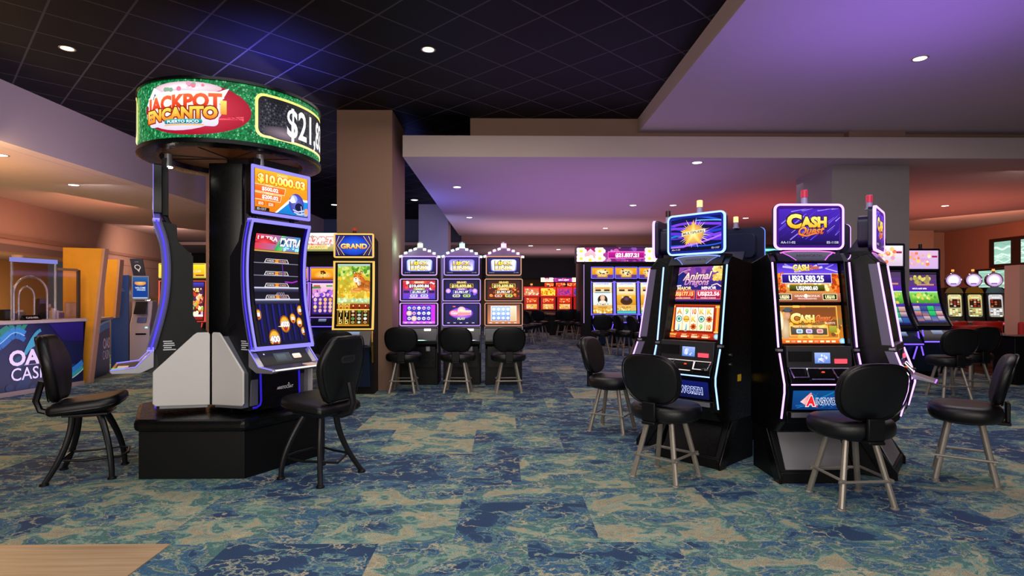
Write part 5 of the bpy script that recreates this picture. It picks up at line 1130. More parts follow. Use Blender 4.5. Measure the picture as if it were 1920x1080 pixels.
# ------------------------------------------------------------------ portrait-screen machines
def portrait(label, loc, theta, w, tz, mz, prof, frame, frame2, ptop, pmain, grp, deck=True, lit=None, lamp=True, tilt=0.0, beacon=None, plinth=BLACKM):
    """tz, mz: (bottom, top) heights of topper and main screen; prof: (y,z) of the main screen's front from bottom to top."""
    t = thing('slot_machine', label, 'slot machine', loc, theta, grp)
    pr = smooth_prof(prof, 12); h = w / 2
    side = [(y, z) for y, z in pr] + [(pr[-1][0] + .12, tz[1] - .05), (.55, tz[1] - .1), (.6, .0), (.12, 0), (.12, .55), (.02, mz[0] - .32)]
    MB().prism([(y + .02, z) for y, z in side], 'x', -h + .01, h - .01).build('cabinet', BLACKM, t, smooth=30)
    e = MB(); n = len(pr); fw = .026
    for s in (-1, 1):
        for i in range(n - 1):
            (y0, z0), (y1, z1) = pr[i], pr[i + 1]; a, b = s * h, s * (h - fw)
            e.add([(a, y0, z0), (b, y0, z0), (b, y1, z1), (a, y1, z1), (a, y0 + .05, z0), (a, y1 + .05, z1), (b, y0 + .05, z0), (b, y1 + .05, z1)], [(0, 1, 2, 3), (0, 3, 5, 4), (1, 6, 7, 2)])
    e.box(-h, h, pr[-1][0] - .002, pr[-1][0] + .05, mz[1] - .02, mz[1]); e.box(-h, h, pr[0][0] - .002, pr[0][0] + .05, mz[0], mz[0] + .02)
    e.build('main_frame', frame, t, smooth=0)
    pf = lambda v: interp(pr, v)
    pmain.build('main_screen', t, lambda u, v: (((u - .5) * (w - .13), pf(.055 + .90 * v)[0] + .012, pf(.055 + .90 * v)[1]), (0, -1, 0)), dv=.09)
    y0 = pr[-1][0]
    tp = MB().prism(rrect(w * .97, tz[1] - tz[0], .02, 3, 0, (tz[0] + tz[1]) / 2), 'y', y0 + .01, y0 + .10).build('topper', BLACK, t)
    ring_frame('topper_frame', -w * .49, w * .49, tz[0], tz[1], .025, .022, y0 - .012, y0 + .03, frame2, tp, bevel=0)
    ptop.build('topper_screen', tp, flat(-w * .45, w * .45, tz[0] + .035, tz[1] - .035, y0 + .004))
    if lamp: candle(t, 0, y0 + .06, tz[1], DARK, beacon or LENS_D, .03, .09)
    if deck:
        z = mz[0]; ya = pr[0][0]
        MB().prism([(ya + .02, z - .01), (ya - .10, z - .14), (ya - .15, z - .22), (ya - .13, z - .26), (ya + .1, z - .26)], 'x', -h * .92, h * .92).build('button_deck', GREY if lit is None else NAVYP, t, bevel=.01)
        p = Pic(1.8); p.rect(0, 0, 1, 1, '#2a3a5a', '#8a9ab8'); p.build('deck_display', t, flat(-.09, .11, z - .10, z - .03, ya - .066, ya - .002))
        MB().tube([(-h * .93, ya - .155, z - .225), (h * .93, ya - .155, z - .225)], .012, 6).build('deck_edge', CHROME if lit is None else lit, t)
        MB().prism([(ya + .0, z - .27), (.09, .12), (.12, .12), (.12, z - .27)], 'x', -h * .8, h * .8).build('belly_panel', NAVYP, t)
        if lit:
            for s in (-1, 1): led_tube('belly_light', [(s * h * .85, ya - .06, z - .02), (s * h * .85, ya - .09, z - .15), (s * h * .85, ya - .03, z - .30), (s * h * .7, ya - .02, z - .48)], lit, t, .012)
    return t
GOLDL = glow('gold_light_frame', '#ffcf6a', 1.0)
g = portrait('gold-framed machine with a tiger on its screen, in front of the beige column', (-2.30, 8.78, 0), radians(2), .62, (2.10, 2.475), (1.00, 2.05), [(.0, 1.0), (.03, 1.2), (.075, 1.6), (.09, 2.05)], GOLDL, GOLDL, P_grand(), P_tiger(), 'single gold machine', beacon=glow('red_beacon', '#c0301a', .8))
for s in (-1, 1): MB().tube([(s * .30, -.02, .98), (s * .31, -.08, .82), (s * .30, .0, .62), (s * .29, .06, .50)], .016, 8).build('gold_trim', GOLD, g)
# flower-sign bank
VF = glow('indigo_frame', '#7a6aff', 1.3); VL = glow('indigo_led', '#6a4aff', 2.2)
BG = 'machines under the flower sign'; bp = [(.0, .97), (.02, 1.2), (.06, 1.6), (.08, 1.98)]
YB = 16.9
b0 = portrait('leftmost machine under the flower sign, woman in dark hair on its screen', (atY(1131, YB), YB, 0), 0, .69, (2.05, 2.40), (.99, 1.95), bp, VF, VF, P_goldtop(False), P_buffalo(0), BG, lit=VL, lamp=False)
portrait('second machine under the flower sign, dark bison on its screen', (atY(1176, YB), YB, 0), 0, .69, (2.05, 2.40), (.99, 1.95), bp, VF, VF, P_goldtop(False), P_buffalo(1), BG, lit=VL, lamp=False)
portrait('third machine under the flower sign, partly hidden by the edge-lit machine', (atY(1221, YB), YB, 0), 0, .69, (2.05, 2.40), (.99, 1.95), bp, VF, VF, P_goldtop(False), P_buffalo(1), BG, lit=VL, lamp=False)
bw = thing('bank_end_wall', 'tall black end panel of the flower-sign bank beside the aisle', 'panel', (atY(1102, 16.7), 16.7, 0))
MB().box(-.10, .10, 0, .8, .0, 2.50).build('end_panel', BLACKM, bw); MB().box(-.22, .10, -.15, .8, 0, .10).build('panel_foot', BLACKM, bw, bevel=.03)
led_tube('edge_light', [(-.105, -.003, .75), (-.105, -.003, 2.45)], LK, bw, .008)
fs = thing('flower_sign', 'pink jackpot sign with white flowers above the bank beyond the aisle', 'sign', (atY(1165, 16.75), 16.75, 0))
xs = 1.28
MB().prism([(x, .0 + .12 * (x / xs) ** 2) for x in [-xs + xs * i / 6 for i in range(13)]] + [(xs, .6), (-xs, .6)], 'z', 2.52, 2.97).build('sign_case', mat('plum_case', '#2a1030', .4), fs, smooth=0)
P_flowersign('$21,837.21').build('sign_screen', fs, lambda u, v: ((-xs + 2 * xs * u, .12 * (2 * u - 1) ** 2 - .012, 2.54 + .41 * v), (0, -1, 0)), du=.05, dv=2)
MB().box(-1.05, 1.35, .25, .7, 2.42, 2.519).build('sign_mount', BLACKM, fs)
# left hidden bank: amount sign, purple machines
YA = 15.2
sa = thing('amount_sign', 'white landscape jackpot amount sign between the round-sign machine and the column', 'sign', (atY(590, YA), YA, 0))
MB().box(-.85, .85, .02, .4, 2.70, 3.20).build('sign_case', BLACKM, sa)
P_amountsign().build('sign_screen', sa, flat(-.83, .83, 2.71, 3.19, .012))
MB().box(-.8, .8, .62, .75, 0, 2.699).box(-.8, .8, .30, .75, 2.66, 2.699).build('sign_mount', BLACKM, sa)
PF = glow('purple_frame', '#b07aff', 1.0); PG = 'purple-framed machines under the amount sign'; pp = [(.0, 1.0), (.02, 1.2), (.05, 1.6), (.06, 1.9)]
portrait('purple-framed machine with an orange tree topper, left of the gold machine', (atY(606, YA), YA, 0), 0, .70, (1.92, 2.30), (.96, 1.88), pp, PF, PF, P_goldtop(True), P_purplegame(), PG, lit=VL, lamp=False)
portrait('purple-framed machine mostly hidden behind the round-sign machine', (atY(554, YA), YA, 0), 0, .70, (1.92, 2.30), (.96, 1.88), pp, PF, PF, P_goldtop(True), P_purplegame(), PG, lit=VL, lamp=False)
YC = 15.0; YG = 'yellow-topped machines by the far left wall'
YFm = glow('yellow_frame', '#ffd24a', 1.1); RFm = glow('red_frame', '#f0403a', 1.0)
portrait('yellow-topped machine with a red-edged screen, right of the blue light arc', (atY(367, YC), YC, 0), 0, .60, (2.0, 2.38), (.86, 1.93), [(.0, .86), (.02, 1.1), (.05, 1.5), (.06, 1.93)], RFm, YFm, P_yellowtop(), P_redgame(), YG, lit=RFm, lamp=False)
portrait('yellow-topped machine mostly hidden behind the blue light arc', (atY(322, YC), YC, 0), 0, .60, (2.0, 2.38), (.86, 1.93), [(.0, .86), (.02, 1.1), (.05, 1.5), (.06, 1.93)], RFm, YFm, P_yellowtop(), P_redgame(), YG, lit=RFm, lamp=False)
# two curved green-screen machines at right
CG = 'curved green-screen machines by the grey column'; cp = [(-.22, .98), (-.07, 1.2), (.05, 1.5), (.09, 1.75), (.10, 2.0)]
NF = mat('navy_frame', '#10142e', .3); NL = glow('violet_edge', '#8a7aff', 1.1)
portrait('curved green-screen machine nearer the column, half hidden by the edge-on machine', (6.58, 9.72, 0), 0, .64, (2.0, 2.42), (.95, 1.95), cp, NF, NF, P_pinktop(0), P_greengame(), CG, lit=VL)
portrait('curved green-screen machine with a pale pink topper, right one of the pair', (7.78, 10.5, 0), 0, .66, (1.99, 2.40), (.93, 1.94), cp, NF, NF, P_pinktop(1), P_greengame(), CG, lit=VL)
for (x, y, z) in ((6.62, 9.72, 1.975), (7.50, 10.45, 1.965)):
    pass
# round-topped reel machines
RG = 'round-topped reel machines by the terracotta wall'
def reelm(label, loc, theta, k):
    t = thing('reel_machine', label, 'slot machine', loc, theta, RG)
    MB().prism([(.0, 0), (.0, .80), (-.05, .88), (.0, 1.0), (.10, 1.60), (.18, 1.74), (.5, 1.74), (.55, 0)], 'x', -.195, .195).build('cabinet', BLACK, t, bevel=.02)
    MB().prism([(x, 1.60 + .16 * sqrt(max(0, 1 - (x / .19) ** 2))) for x in [-.19 + .038 * i for i in range(11)]], 'y', .085, .14).build('arch_cap', mat('arch_cap_%d' % k, ['#b8a860', '#c89a2a', '#6ab0c0'][k], .25, metal=.4), t)
    P_reels(k).build('reel_panel', t, flat(-.165, .165, 1.0, 1.58, -.004, .093))
    d = MB().cyl((0, .15, 1.92), (0, .26, 1.92), .165, n=28).build('round_topper', BLACK, t)
    MB().tube([(.165 * cos(i * pi / 12), .145, 1.92 + .165 * sin(i * pi / 12)) for i in range(24)], .016, 6, closed=True).build('topper_rim', CHROME, d)
    P_round().build('topper_screen', d, flat(-.15, .15, 1.77, 2.07, .146))
    MB().box(-.05, .05, .17, .24, 1.70, 1.76).build('topper_neck', CHROME, t)
    candle(t, 0, .2, 2.09, SILVER, glow('orange_beacon', '#ffa04a', 1.6), .03, .10)
    MB().prism([(-.05, .92), (-.10, .88), (-.10, .82), (.02, .82), (.02, .92)], 'x', -.19, .19).build('button_deck', CHROME, t)
    MB().box(.04, .14, -.108, -.098, .85, .885).build('bill_slot', glow('red_slot', '#ff4a5a', 1.6), t)
    return t
for k, (px, Y) in enumerate(((1801, 14.05), (1840, 13.9), (1880, 13.75))):
    reelm(('leftmost round-topped reel machine, gold reel panel, against the terracotta wall', 'middle round-topped reel machine with an amber arch', 'rightmost round-topped reel machine with a pale blue arch')[k], (atY(px, Y), Y, 0), radians(-22), k)
# far red bank
RB = 'red machines at the far end of the hall'; YR = 24.2
def redm(label, x, k):
    t = thing('slot_machine', label, 'slot machine', (x, YR, 0), 0, RB)
    MB().prism([(.0, 0), (.0, .9), (.06, 1.0), (.10, 1.95), (.6, 1.95), (.6, 0)], 'x', -.33, .33).build('cabinet', BLACKM, t)
    f = MB(); f.box(-.31, .31, .02, .08, .98, 1.50).build('red_surround', glow('red_surround', '#b81a1a', .9), t)
    P_redpanel(k).build('topper_screen', t, flat(-.335, .335, 1.52, 1.94, .04))
    MB().box(-.345, .345, .05, .3, 1.50, 1.96).build('topper', mat('red_shell', '#8a0f10', .4), t)
    P_redscreen(k, 1).build('upper_screen', t, flat(-.24, .24, 1.26, 1.48, .005)); P_redscreen(k, 0).build('lower_screen', t, flat(-.24, .24, 1.0, 1.23, .005))
    MB().prism([(.0, .92), (-.18, .82), (-.18, .76), (.0, .76)], 'x', -.3, .3).build('button_deck', DARK, t)
    candle(t, 0, .15, 1.96, SILVER, glow('orange_beacon', '#ffa04a', 1.6), .05, .12)
for k, px in enumerate((997, 1028, 1059, 1090)):
    redm(('leftmost far red machine with a cream patterned panel', 'second far red machine with a yellow patterned panel', 'third far red machine with a magenta patterned panel', 'rightmost far red machine with a violet patterned panel')[k], atY(px, YR), k)
f2 = thing('jackpot_sign', 'white and violet sign high behind the far red machines', 'sign', (atY(1052, 26.5), 26.5, 0))
MB().box(-.95, .95, .02, .3, 2.20, 2.42).build('sign_case', BLACKM, f2); P_flowersign('$21,837').build('sign_screen', f2, flat(-.93, .93, 2.21, 2.41, .01))
MB().box(-.7, .7, .05, .3, .0, 2.199).build('sign_support', BLACKM, f2)
for k, px in enumerate((1030, 1051, 1072)):
    t = thing('game_display', ('leftmost', 'middle', 'rightmost')[k] + ' of three small red-rimmed displays under the far white sign', 'screen', (atY(px, 26.0), 26.0, 0), 0, 'small displays above the red machines')
    MB().box(-.23, .23, .01, .3, 1.93, 2.18).build('case', BLACKM, t); P_redscreen(0, 1).build('screen', t, flat(-.22, .22, 1.94, 2.17, 0))
    MB().box(-.1, .1, .1, .3, 0, 1.929).build('stand', BLACKM, t)
ped = thing('pedestal_table', 'black pedestal table among the distant stools', 'table', (atY(1041, 22.9), 22.9, 0)); MB().box(-.22, .22, -.2, .2, 0, .80).build('pedestal', BLACKM, ped); MB().lathe([(0, .80), (.36, .80), (.36, .84), (0, .84)], n=20).build('tabletop', mat('rosy_top', '#7a4a50', .35), ped)
# green sign glimpsed between the clusters
gs = thing('neon_sign', 'green and yellow lit sign glimpsed between the blue-lit and violet-lit machines', 'sign', (atY(1432, 11.2), 11.2, 0))
MB().box(-.5, .5, .02, .3, 1.95, 2.48).build('sign_case', BLACKM, gs); p = Pic(2); p.rect(0, 0, 1, 1, '#04140a', '#0a4a2a'); p.rect(0, .86, 1, .95, '#6ae8f0', '#a0fff0'); p.rect(0, .68, 1, .74, '#8af08a'); p.text('DRAGON', .5, .42, .30, '#f08a1a', c2='#fff04a', w=.8, bold=.05, out='#2a3a0a')
p.build('sign_screen', gs, flat(-.49, .49, 1.96, 2.47, .012)); MB().box(-.3, .3, .05, .28, 0, 1.949).build('sign_post', BLACKM, gs)
# ------------------------------------------------------------------ cashier counter
P1, P0 = fl(160, 721), fl(0, 746.7)
dv_ = (P1 - P0).normalized(); ang = atan2(dv_.y, dv_.x); LF = 3.6
ct = thing('cashier_counter', 'long cashier counter with a dark blue palm-logo front panel and stone top', 'counter', P1, ang)
MB().box(-LF, -.02, .02, .62, .0, 1.085).build('counter_body', NAVYP, ct)
MB().box(-LF, .0, -.05, .70, 1.086, 1.14).build('counter_top', STONE, ct, bevel=.008)
MB().box(-LF, -.02, -.005, .019, 0, .07).build('counter_base', mat('base_strip', '#8a7a70', .4), ct)
p = Pic(LF / 1.0)
def uu(px):   # panel coordinate under a pixel column
    r_ = RX * ((px - CX) / FPX) + RY; # ray (r_*t) hits the panel line P1 + dv_*s
    s_ = (P1.x * r_.y - P1.y * r_.x) / (dv_.y * r_.x - dv_.x * r_.y); return 1 + s_ / LF
p.grid(60, 16, lambda u, v: (.02 + .02 * v, .06 + .05 * (1 - v) * R.random(), .20 + .08 * R.random() * v))
for i in range(26): p.ell(rnd(0, 1), rnd(.0, .6), rnd(.008, .03), None, R.choice(['#0c3458', '#0b2d50', '#104660', '#0c294c']), n=14)
p.poly([(uu(95), 1), (uu(120), .72), (1, .66), (1, 1)], '', ['#221668', '#150f4c', '#180c50', '#2a1870'])
for k, (c, w) in enumerate((('#1f8a6a', .16), ('#2a8ac0', .10), ('#9ad0e8', .012), ('#1f6aa8', .07))):
    p.line([(uu(-40 + 9 * i), .98 - .26 * (1 - (i / 10)) ** 2 - .0 * i + .05 * sin(i) - [.02, .10, .13, .19][k]) for i in range(11)], w, c)
for k, (c, w) in enumerate((('#2a7ab8', .10), ('#2a9a8a', .07), ('#b8d8c8', .015))):
    p.line([(uu(115 + 5 * i), .14 + .18 * (i / 9) ** 2 - [0, .08, .12][k]) for i in range(10)], w, c)
for k, (x1, y1) in enumerate(((80, .90), (92, .80), (86, .70))):
    p.line([(uu(50 + (x1 - 50) * i / 8), .54 + (y1 - .54) * (1 - (1 - i / 8) ** (1.6 + .7 * k))) for i in range(9)], .05, '#3aa0b0', taper=False)
u0, u1 = uu(20), uu(117)
p.text('OASIS', (u0 + u1) / 2, .50, .23, '#f0e0f0', w=(u1 - u0), bold=.035)
p.text('CASINO', (uu(24) + uu(125)) / 2, .25, .20, '#f0e8f8', w=(uu(125) - uu(24)), bold=.005)
p.line([(uu(48), .375), (uu(110), .375)], .008, '#c0b0d0')
p.build('front_panel', ct, lambda u, v: ((-LF + (LF - .03) * u, .012, .075 + 1.0 * v), (0, -1, 0)), mat_=PRINT)
# second counter beyond the wing
Q0, Q1 = at(168, 716, P1.y + .25), fl(207, 699); Q0.z = 0; Q1.z = 0
d2 = (Q1 - Q0); L2 = d2.length; a2 = atan2(d2.y, d2.x)
c2_ = thing('cashier_counter', 'short second cashier counter beyond the leaning orange wing', 'counter', Q1, a2)
MB().box(-L2 + .12, 0, .02, .55, 0, 1.06).build('counter_body', NAVYP, c2_); MB().box(-L2 + .12, .03, -.04, .60, 1.061, 1.11).build('counter_top', STONE, c2_, bevel=.006)
p = Pic(L2); p.rect(0, 0, 1, 1, '#0a1a50', '#0f2a70'); p.line([(i / 8, .92 - .25 * (1 - i / 8) ** 2) for i in range(9)], .16, '#2a8ad0'); p.line([(i / 8, .98 - .2 * (1 - i / 8) ** 2) for i in range(9)], .04, '#9ad0f0')
p.text('OASIS', .88, .56, .2, '#f0e0f0', w=.5, bold=.03); p.text('CASINO', .86, .34, .18, '#f0e8f8', w=.5, bold=.005); p.build('front_panel', c2_, lambda u, v: ((-L2 + .12 + (L2 - .12) * u, .012, .05 + 1.0 * v), (0, -1, 0)), mat_=PRINT)
# leaning wing walls
def wing(name, label, pts, Z, d, edge):
    q = [at(x, y, Z) for x, y in pts]; o = q[0].copy(); o.z = 0
    t = thing(name, label, 'partition', o); n = len(q)
    v = [p - o for p in q] + [p - o + RY * d for p in q]
    for k in v: k.z = max(k.z, .0)
    MB().add(v, [tuple(range(n)), tuple(range(n, 2 * n))[::-1]] + [(i, n + i, n + (i + 1) % n, (i + 1) % n) for i in range(n)]).build('wing_panel', WOODO, t, smooth=0)
    a, b = q[edge[0]] - o, q[edge[1]] - o; w = RX * .045
    v2 = [a, a + w, b + w, b]; v2 = [k + Vector((.002, 0, 0)) for k in v2]; v2 += [k + RY * d for k in v2]
    for k in v2: k.z = max(k.z, 0)
    MB().add(v2, [(0, 1, 2, 3), (7, 6, 5, 4), (0, 4, 5, 1), (1, 5, 6, 2), (2, 6, 7, 3), (3, 7, 4, 0)]).build('edge_strip', WOODE, t, smooth=0)
    return t
ZW = P1.y + .08
wing('wing_wall', 'tall orange wing wall with a leaning pale edge at the end of the cashier counter', [(152, 722), (163, 722), (192, 466), (118, 464), (118, 598), (161, 599)], ZW, .10, (1, 2))
wing('wing_wall', 'smaller orange wing wall behind the leaning one, beside the blue kiosk cabinet', [(196, 596), (212, 596), (221, 487), (196, 486)], Q1.y + .1, .12, (1, 2))
# acrylic guards and things on the counter (counter axes)
def onc(px, back=.0, z=1.141):
    r_ = RX * ((px - CX) / FPX) + RY; B = P1 + Vector((-dv_.y, dv_.x, 0)) * back
    s_ = (B.x * r_.y - B.y * r_.x) / (dv_.y * r_.x - dv_.x * r_.y); q = B + dv_ * s_; return Vector((q.x, q.y, z))
def gpane(label, pa, pb, back, h, kind):
    A_, B_ = onc(pa, back), onc(pb, back); L = (B_ - A_).length; t = thing('counter_guard', label, 'screen guard', A_, ang, 'guards on the cashier counter')
    MB().box(0, L, -.006, .006, .0, h).build('pane', GLASS, t)
    if kind == 'clear':
        MB().box(-.012, L + .012, -.03, .03, h, h + .065).build('top_rail', glow('lit_rail', '#8f90e8', .8), t)
        for x in (0, L): MB().box(x - .010, x + .010, -.012, .012, 0, h).build('edge_post', GLASSE, t)
    else:
        MB().box(L - .02, L + .02, -.02, .02, 0, h + .02).build('frame_post', mat('bronze_frame', '#3a2a1a', .35), t); MB().box(-.0, L - .02, -.012, .012, h, h + .04).build('frame_rail', mat('bronze_rail', '#7a5a3a', .35), t)
    return t
gpane('clear acrylic guard with a lit violet top rail on the cashier counter', 22, 104, .08, .90, 'clear')
gpane('bronze-framed glass guard between the acrylic guard and the orange wing', 108, 147, .10, .80, 'dark')
A_ = onc(58, .12); ag = thing('acrylic_arch', 'clear acrylic arch shield standing behind the counter guard', 'shield', A_, ang)
MB().tube([(.26 * cos(pi * i / 14) * 1.0, 0, .42 + .26 * sin(pi * i / 14)) for i in range(15)] , .018, 8).tube([(.26, 0, 0), (.26, 0, .42)], .018, 8).tube([(-.26, 0, 0), (-.26, 0, .42)], .018, 8).build('outer_arch', GLASSE, ag, smooth=60)
MB().tube([(-.05 + .12 * cos(pi * i / 10), .02, .36 + .16 * sin(pi * i / 10)) for i in range(11)], .014, 8).tube([(-.17, .02, 0), (-.17, .02, .36)], .014, 8).tube([(.07, .02, 0), (.07, .02, .36)], .014, 8).build('inner_arch', GLASSE, ag, smooth=60)
def item(name, label, cat, px, back, fn): 
    t = thing(name, label, cat, onc(px, back), ang); fn(t); return t
item('card_terminal', 'dark upright card terminal on the cashier counter behind the acrylic arch', 'terminal', 77, .30, lambda t: (MB().prism([(-.09, 0), (.09, 0), (.05, .34), (-.05, .34)], 'y', -.03, .05).build('body', BLACKM, t, bevel=.01), MB().prism([(-.05, .25), (.05, .25), (.045, .33), (-.045, .33)], 'y', -.036, -.031).build('screen', mat('dim_screen', '#4a4058', .2), t)))
item('name_plate', 'small black name plate lying on the edge of the cashier counter', 'sign', 58, .02, lambda t: (MB().prism([(-.05, 0), (.0, .075), (.02, .075), (.05, 0)], 'x', -.13, .13).build('plate', BLACK, t), Pic(3).text('CASHIER', .5, .5, .4, '#c8b8b0', w=.8).build('lettering', t, flat(-.12, .12, .005, .07, -.049, -.005), mat_=PRINT)))
item('speaker_box', 'small black box at the left end of the cashier counter', 'box', 11, .26, lambda t: (MB().box(-.07, .07, -.06, .06, 0, .17).build('body', BLACKM, t, bevel=.01), MB().box(-.055, .055, -.064, -.06, .02, .15).build('grille', DARK, t)))
item('photo_frame', 'pale framed certificate on the counter beside the bronze guard', 'frame', 133, .30, lambda t: (MB().box(-.11, .11, 0, .02, 0, .27).build('frame', mat('pale_frame', '#b08a5a', .4), t), MB().box(-.09, .09, -.004, 0, .02, .25).build('print', mat('faded_print', '#c89a78', .6, noise=.3, nscale=14), t)))
for px, back, c, h, l in ((26, .33, '#4a3a4a', .13, 'small dark card holder behind the guard, left of the arch'), (38, .40, '#6a5a4a', .15, 'squat brown dispenser behind the acrylic arch'), (90, .42, '#8a6a5a', .24, 'brown leaflet holder right of the card terminal'), (101, .22, '#c8b0a0', .17, 'pale ornament right of the brown leaflet holder'), (113, .36, '#6a4a7a', .12, 'mauve box beside the end of the acrylic guard')):
    item('counter_box', l, 'holder', px, back, lambda t: (MB().prism(rrect(.11, .09, .015, 3), 'z', 0, h * .8).build('body', mat('holder_' + c[1:], c, .4), t), MB().prism(rrect(.08, .03, .006, 3), 'z', h * .8, h).build('cards', mat('leaflets', '#b8a898', .6), t)))
cp_ = at(33, 474, 13.7); cd = thing('dome_camera', 'white dome camera with a black eye on the office ceiling above the guard', 'camera', (cp_.x, cp_.y, 2.499))
cd.location.z = 2.499; MB().lathe([(.0, -.10), (.07, -.09), (.11, -.04), (.12, 0)], n=20).build('dome', mat('white_plastic', '#d0c8c0', .4), cd); MB().lathe([(0, -.135), (.045, -.12), (.06, -.085), (.0, -.085)], n=16).build('eye', BLACK, cd)
spot('office_light', (-9.6, 9.2, 2.42), 0.1, (1, .6, .2), 150)
area('office_glow', (-11.0, 11.2, 2.44), 1.2, 280, (1, .64, .26), sizey=3.0)
# acrylic card racks on the second counter
q = Q1 - d2.normalized() * .35 + Vector((-d2.y, d2.x, 0)).normalized() * .2; rk = thing('display_rack', 'tall clear leaflet rack on the second counter between the orange wings', 'rack', (q.x, q.y, 1.112), a2)
MB().box(-.09, .09, -.05, .05, 0, .02).box(-.012, .012, .02, .04, .02, .95).build('stand', CHROME, rk)
for i in range(5): MB().prism(rrect(.15, .03, .01, 2, 0, -.02), 'z', .06 + .18 * i, .20 + .18 * i).build('leaflets', mat('leaflet_%d' % (i % 3), ['#d8d0d0', '#7a5a50', '#c0a890'][i % 3], .5), rk)
# ------------------------------------------------------------------ kiosk
K = at(262, 690, 12.2); K.z = 0
kc = thing('kiosk_cabinet', 'tall dark blue cabinet standing behind the ticket kiosk', 'cabinet', at(226, 690, 12.3) * 1.0, radians(28)); kc.location.z = 0
MB().box(-.16, .16, -.1, .5, 0, 1.97).build('cabinet_body', mat('deep_blue', '#0f3a80', .4), kc, bevel=.01); p = Pic(.8); p.text('TICKETS', .5, .6, .12, '#8aa0c8', w=.5); p.text('REDEMPTION', .5, .42, .10, '#8aa0c8', w=.7); p.build('lettering', kc, flat(-.12, .12, 1.55, 1.75, -.104), mat_=PRINT)
kt = thing('ticket_kiosk', 'grey ticket kiosk with a blue screen and a location-pin sign', 'kiosk', K, radians(12))
MB().prism([(.0, 0), (.0, .92), (.10, 1.10), (.16, 1.42), (.40, 1.42), (.45, 1.2), (.45, 0)], 'x', -.19, .19).build('kiosk_body', mat('kiosk_grey', '#a8a0b4', .35, metal=.2), kt, bevel=.012)
MB().prism([(.022, 1.14), (.104, 1.14), (.158, 1.40), (.150, 1.40)], 'x', -.13, .10).build('touch_screen', mat('kiosk_screen', '#1a1f2a', .12), kt)
MB().prism([(.012, .96), (.06, 1.07), (.05, 1.07), (.0, .96)], 'x', -.06, .11).build('keypad', mat('key_blue', '#3a4a8a', .3), kt)
MB().box(-.08, .12, -.006, .0, .70, .735).build('cash_slot', BLACK, kt); MB().box(.10, .15, -.005, .0, .84, .87).build('status_light', glow('cyan_light', '#a0f0ff', 1.5), kt)
mo = MB().box(-.19, .14, .10, .16, 1.44, 1.95).build('media_frame', mat('media_grey', '#8a94a8', .35), kt, bevel=.006)
p = Pic(.65); p.rect(0, 0, 1, 1, '#0f3a8a', '#123a78'); p.ell(.5, .72, .4, .12, '#c87a3a', '#f0b870'); p.rect(0, .78, 1, 1, '#1a4a88', '#2a5a90'); p.text('WELCOME', .5, .5, .08, '#d0e0f8', w=.7); p.text('WINNERS', .55, .40, .07, '#c0d8f8', w=.6); p.rect(0, 0, 1, .06, '#a0b0c0'); p.build('media_screen', mo, flat(-.165, .115, 1.47, 1.93, .096))
ps = MB().prism([(-.17, 1.96), (.06, 1.96), (.0, 2.32), (-.24, 2.32)], 'y', .13, .16).build('pin_sign', mat('sign_navy', '#0f1f38', .4), kt)
p = Pic(.64); p.ell(.5, .5, .26, .17, '#e8ecf0'); p.ell(.5, .5, .19, .125, '#0f1f38'); p.poly([(.34, .40), (.66, .40), (.54, .17)], '#e8ecf0'); p.poly([(.42, .42), (.58, .42), (.53, .30)], '#0f1f38'); p.text('ATM', .5, .85, .07, '#8a98b0', w=.3); p.build('pin_symbol', ps, lambda u, v: ((-.17 + .23 * u - .065 * v, .127, 1.98 + .32 * v), (0, -1, 0)), mat_=PRINT)
wl = thing('dark_partition', 'low dark partition by the pink wall behind the ticket kiosk', 'partition', at(292, 640, 15.6)); wl.location.z = 0
MB().box(-.55, .55, 0, .3, 0, 1.48).build('partition_panel', mat('brown_panel', '#241617', .5), wl); MB().box(-.56, .56, -.02, .32, 1.481, 1.53).build('partition_cap', mat('brown_cap', '#4a2a28', .5), wl)
for k, (px, py, l) in enumerate(((274, 550, 'upper white globe lamp beside the ticket kiosk'), (277, 562, 'lower white globe lamp beside the ticket kiosk'))):
    q = at(px, py, 13.6 + .2 * k); t = thing('globe_lamp', l, 'lamp', (q.x, q.y, 0), 0, 'globe lamps beside the kiosk')
    MB().cyl((0, 0, 0), (0, 0, q.z - .05), .012).lathe([(.1, 0), (.1, .015), (0, .02)], n=14).build('stem', BLKSTEEL, t); MB().lathe([(0, -.055), (.04, -.04), (.055, 0), (.04, .04), (0, .055)], (0, 0, q.z), 16).build('globe', glow('globe_white', '#fff4ee', 3), t)
# ------------------------------------------------------------------ right side: screens, pier, red seats
tv = thing('wall_screen', 'upper pale green screen in a dark wood frame high on the terracotta wall', 'screen', (15.69, 17.3, 0))
MB().box(-.06, 0, -1.3, 1.05, 2.44, 3.36).build('frame', mat('dark_wood', '#2a1610', .4, noise=.2, nscale=9), tv, bevel=.01)
def wpic(w):
    p = Pic(w); p.rect(0, 0, 1, 1, '#a8d0c0', '#8ab8a8')
    for i in range(10): y = rnd(.05, .95); p.line([(x / 8, y + .06 * sin(x + i)) for x in range(9)], rnd(.04, .1), R.choice(['#b8dccc', '#98c4b4', '#d0e8dc', '#88b0a0']))
    return p
for y0, y1 in ((.25, .85), (-.75, -.1)):
    wpic(.8).build('screen', tv, lambda u, v, a=y1, b=y0: ((-.062, a + (b - a) * u, 2.55 + .70 * v), (-1, 0, 0)))
t2 = thing('wall_screen', 'lower turquoise screen behind the round-topped reel machines', 'screen', (15.69, 17.9, 0))
MB().box(-.06, 0, -.55, 1.0, 1.72, 2.42).build('frame', mat('dark_wood', '#2a1610', .4), t2, bevel=.01); wpic(1.6).build('screen', t2, lambda u, v: ((-.062, .85 - 1.3 * u, 1.78 + .58 * v), (-1, 0, 0)))
pr_ = thing('pier_wall', 'short pink-beige pier with a dark opening at the far right edge', 'pier', (11.78, 13.0, 0))
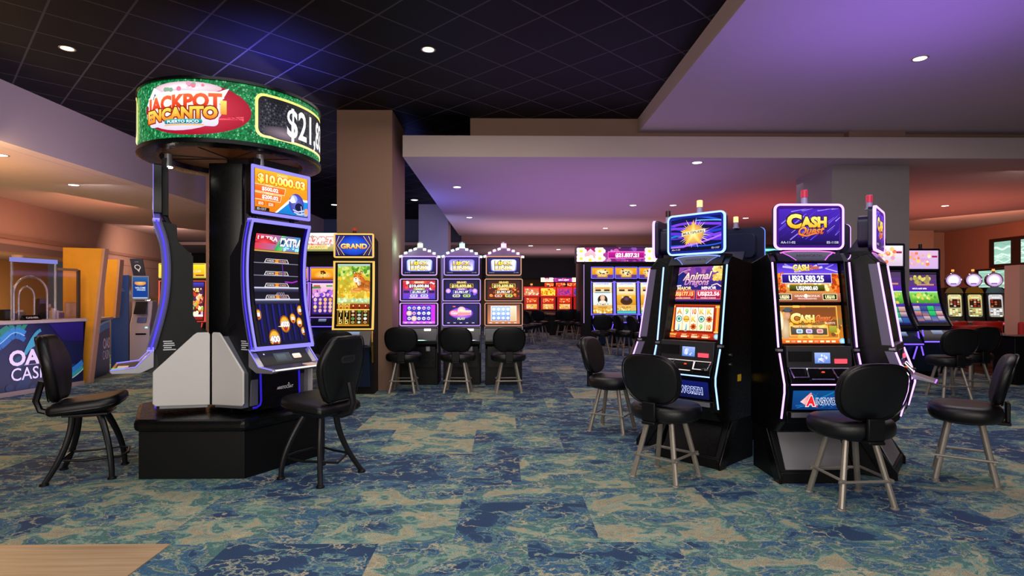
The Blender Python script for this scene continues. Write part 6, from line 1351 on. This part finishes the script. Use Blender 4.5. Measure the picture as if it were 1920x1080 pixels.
MB().box(0, 1.4, 0, .4, 0, 2.24).build('pier_body', mat('pier_paint', '#e0b4a0', .7), pr_, bevel=.004); MB().box(.27, 1.2, -.006, 0, 1.30, 1.88).build('dark_opening', mat('opening_brown', '#3a1810', .4), pr_); MB().box(.25, 1.2, -.01, 0, 1.88, 2.1).build('pier_band', mat('pier_band', '#b07a70', .6), pr_)
def red_chair(label, x, y, rot, s=1.0):
    t = thing('lounge_chair', label, 'chair', (x, y, 0), rot, 'red lounge chairs at the right')
    MB().prism([(.34 * s * cos(a), .34 * s * sin(a)) for a in [radians(200 + 14 * i) for i in range(11)]] + [(.44 * s * cos(a), .44 * s * sin(a)) for a in [radians(340 - 14 * i) for i in range(11)]], 'z', .42, .98).build('backrest', REDL, t, smooth=50, bevel=.035, seg=3)
    MB().lathe([(0, .34), (.36 * s, .34), (.40 * s, .40), (.38 * s, .46), (0, .48)], n=24).build('seat', REDL, t, smooth=50)
    for sx, sy in ((1, 1), (-1, 1), (-1, -1), (1, -1)): MB().cyl((sx * .22, sy * .22, .34), (sx * .27, sy * .27, 0), .025, .018).build('leg', BLACKM, t)
    return t
for px, Y, r, l in ((1783, 12.5, .3, 'red lounge chair half hidden behind the curved machine'), (1816, 10.9, -.3, 'red lounge chair behind the stool right of the curved machines'),
                    (1850, 12.6, .1, 'red lounge chair with its rounded back in front of the rightmost reel machine'), (1925, 11.6, 1.3, 'red lounge chair at the right edge, beyond the black box')):
    red_chair(l, atY(px, Y), Y, r, .84)
rt = thing('round_table', 'small round table among the red lounge chairs', 'table', (9.60, 11.35, 0)); MB().lathe([(0, .76), (.30, .76), (.31, .775), (.30, .79), (0, .79)], n=28).build('tabletop', mat('rose_tabletop', '#9a6a60', .3), rt); MB().cyl((0, 0, .02), (0, 0, .76), .03).build('stem', BLKSTEEL, rt); MB().lathe([(.2, 0), (.2, .015), (.03, .03), (0, .03)], n=20).build('foot', BLKSTEEL, rt)
bx = thing('black_box', 'tall black box standing at the right edge behind the profile stool', 'box', (atY(1925, 9.9), 9.9, 0)); MB().box(-.27, .27, -.2, .25, .005, .80).build('box_body', BLACKM, bx, bevel=.006); MB().box(-.28, .28, -.21, .26, .801, .83).build('box_lid', BLACK, bx)
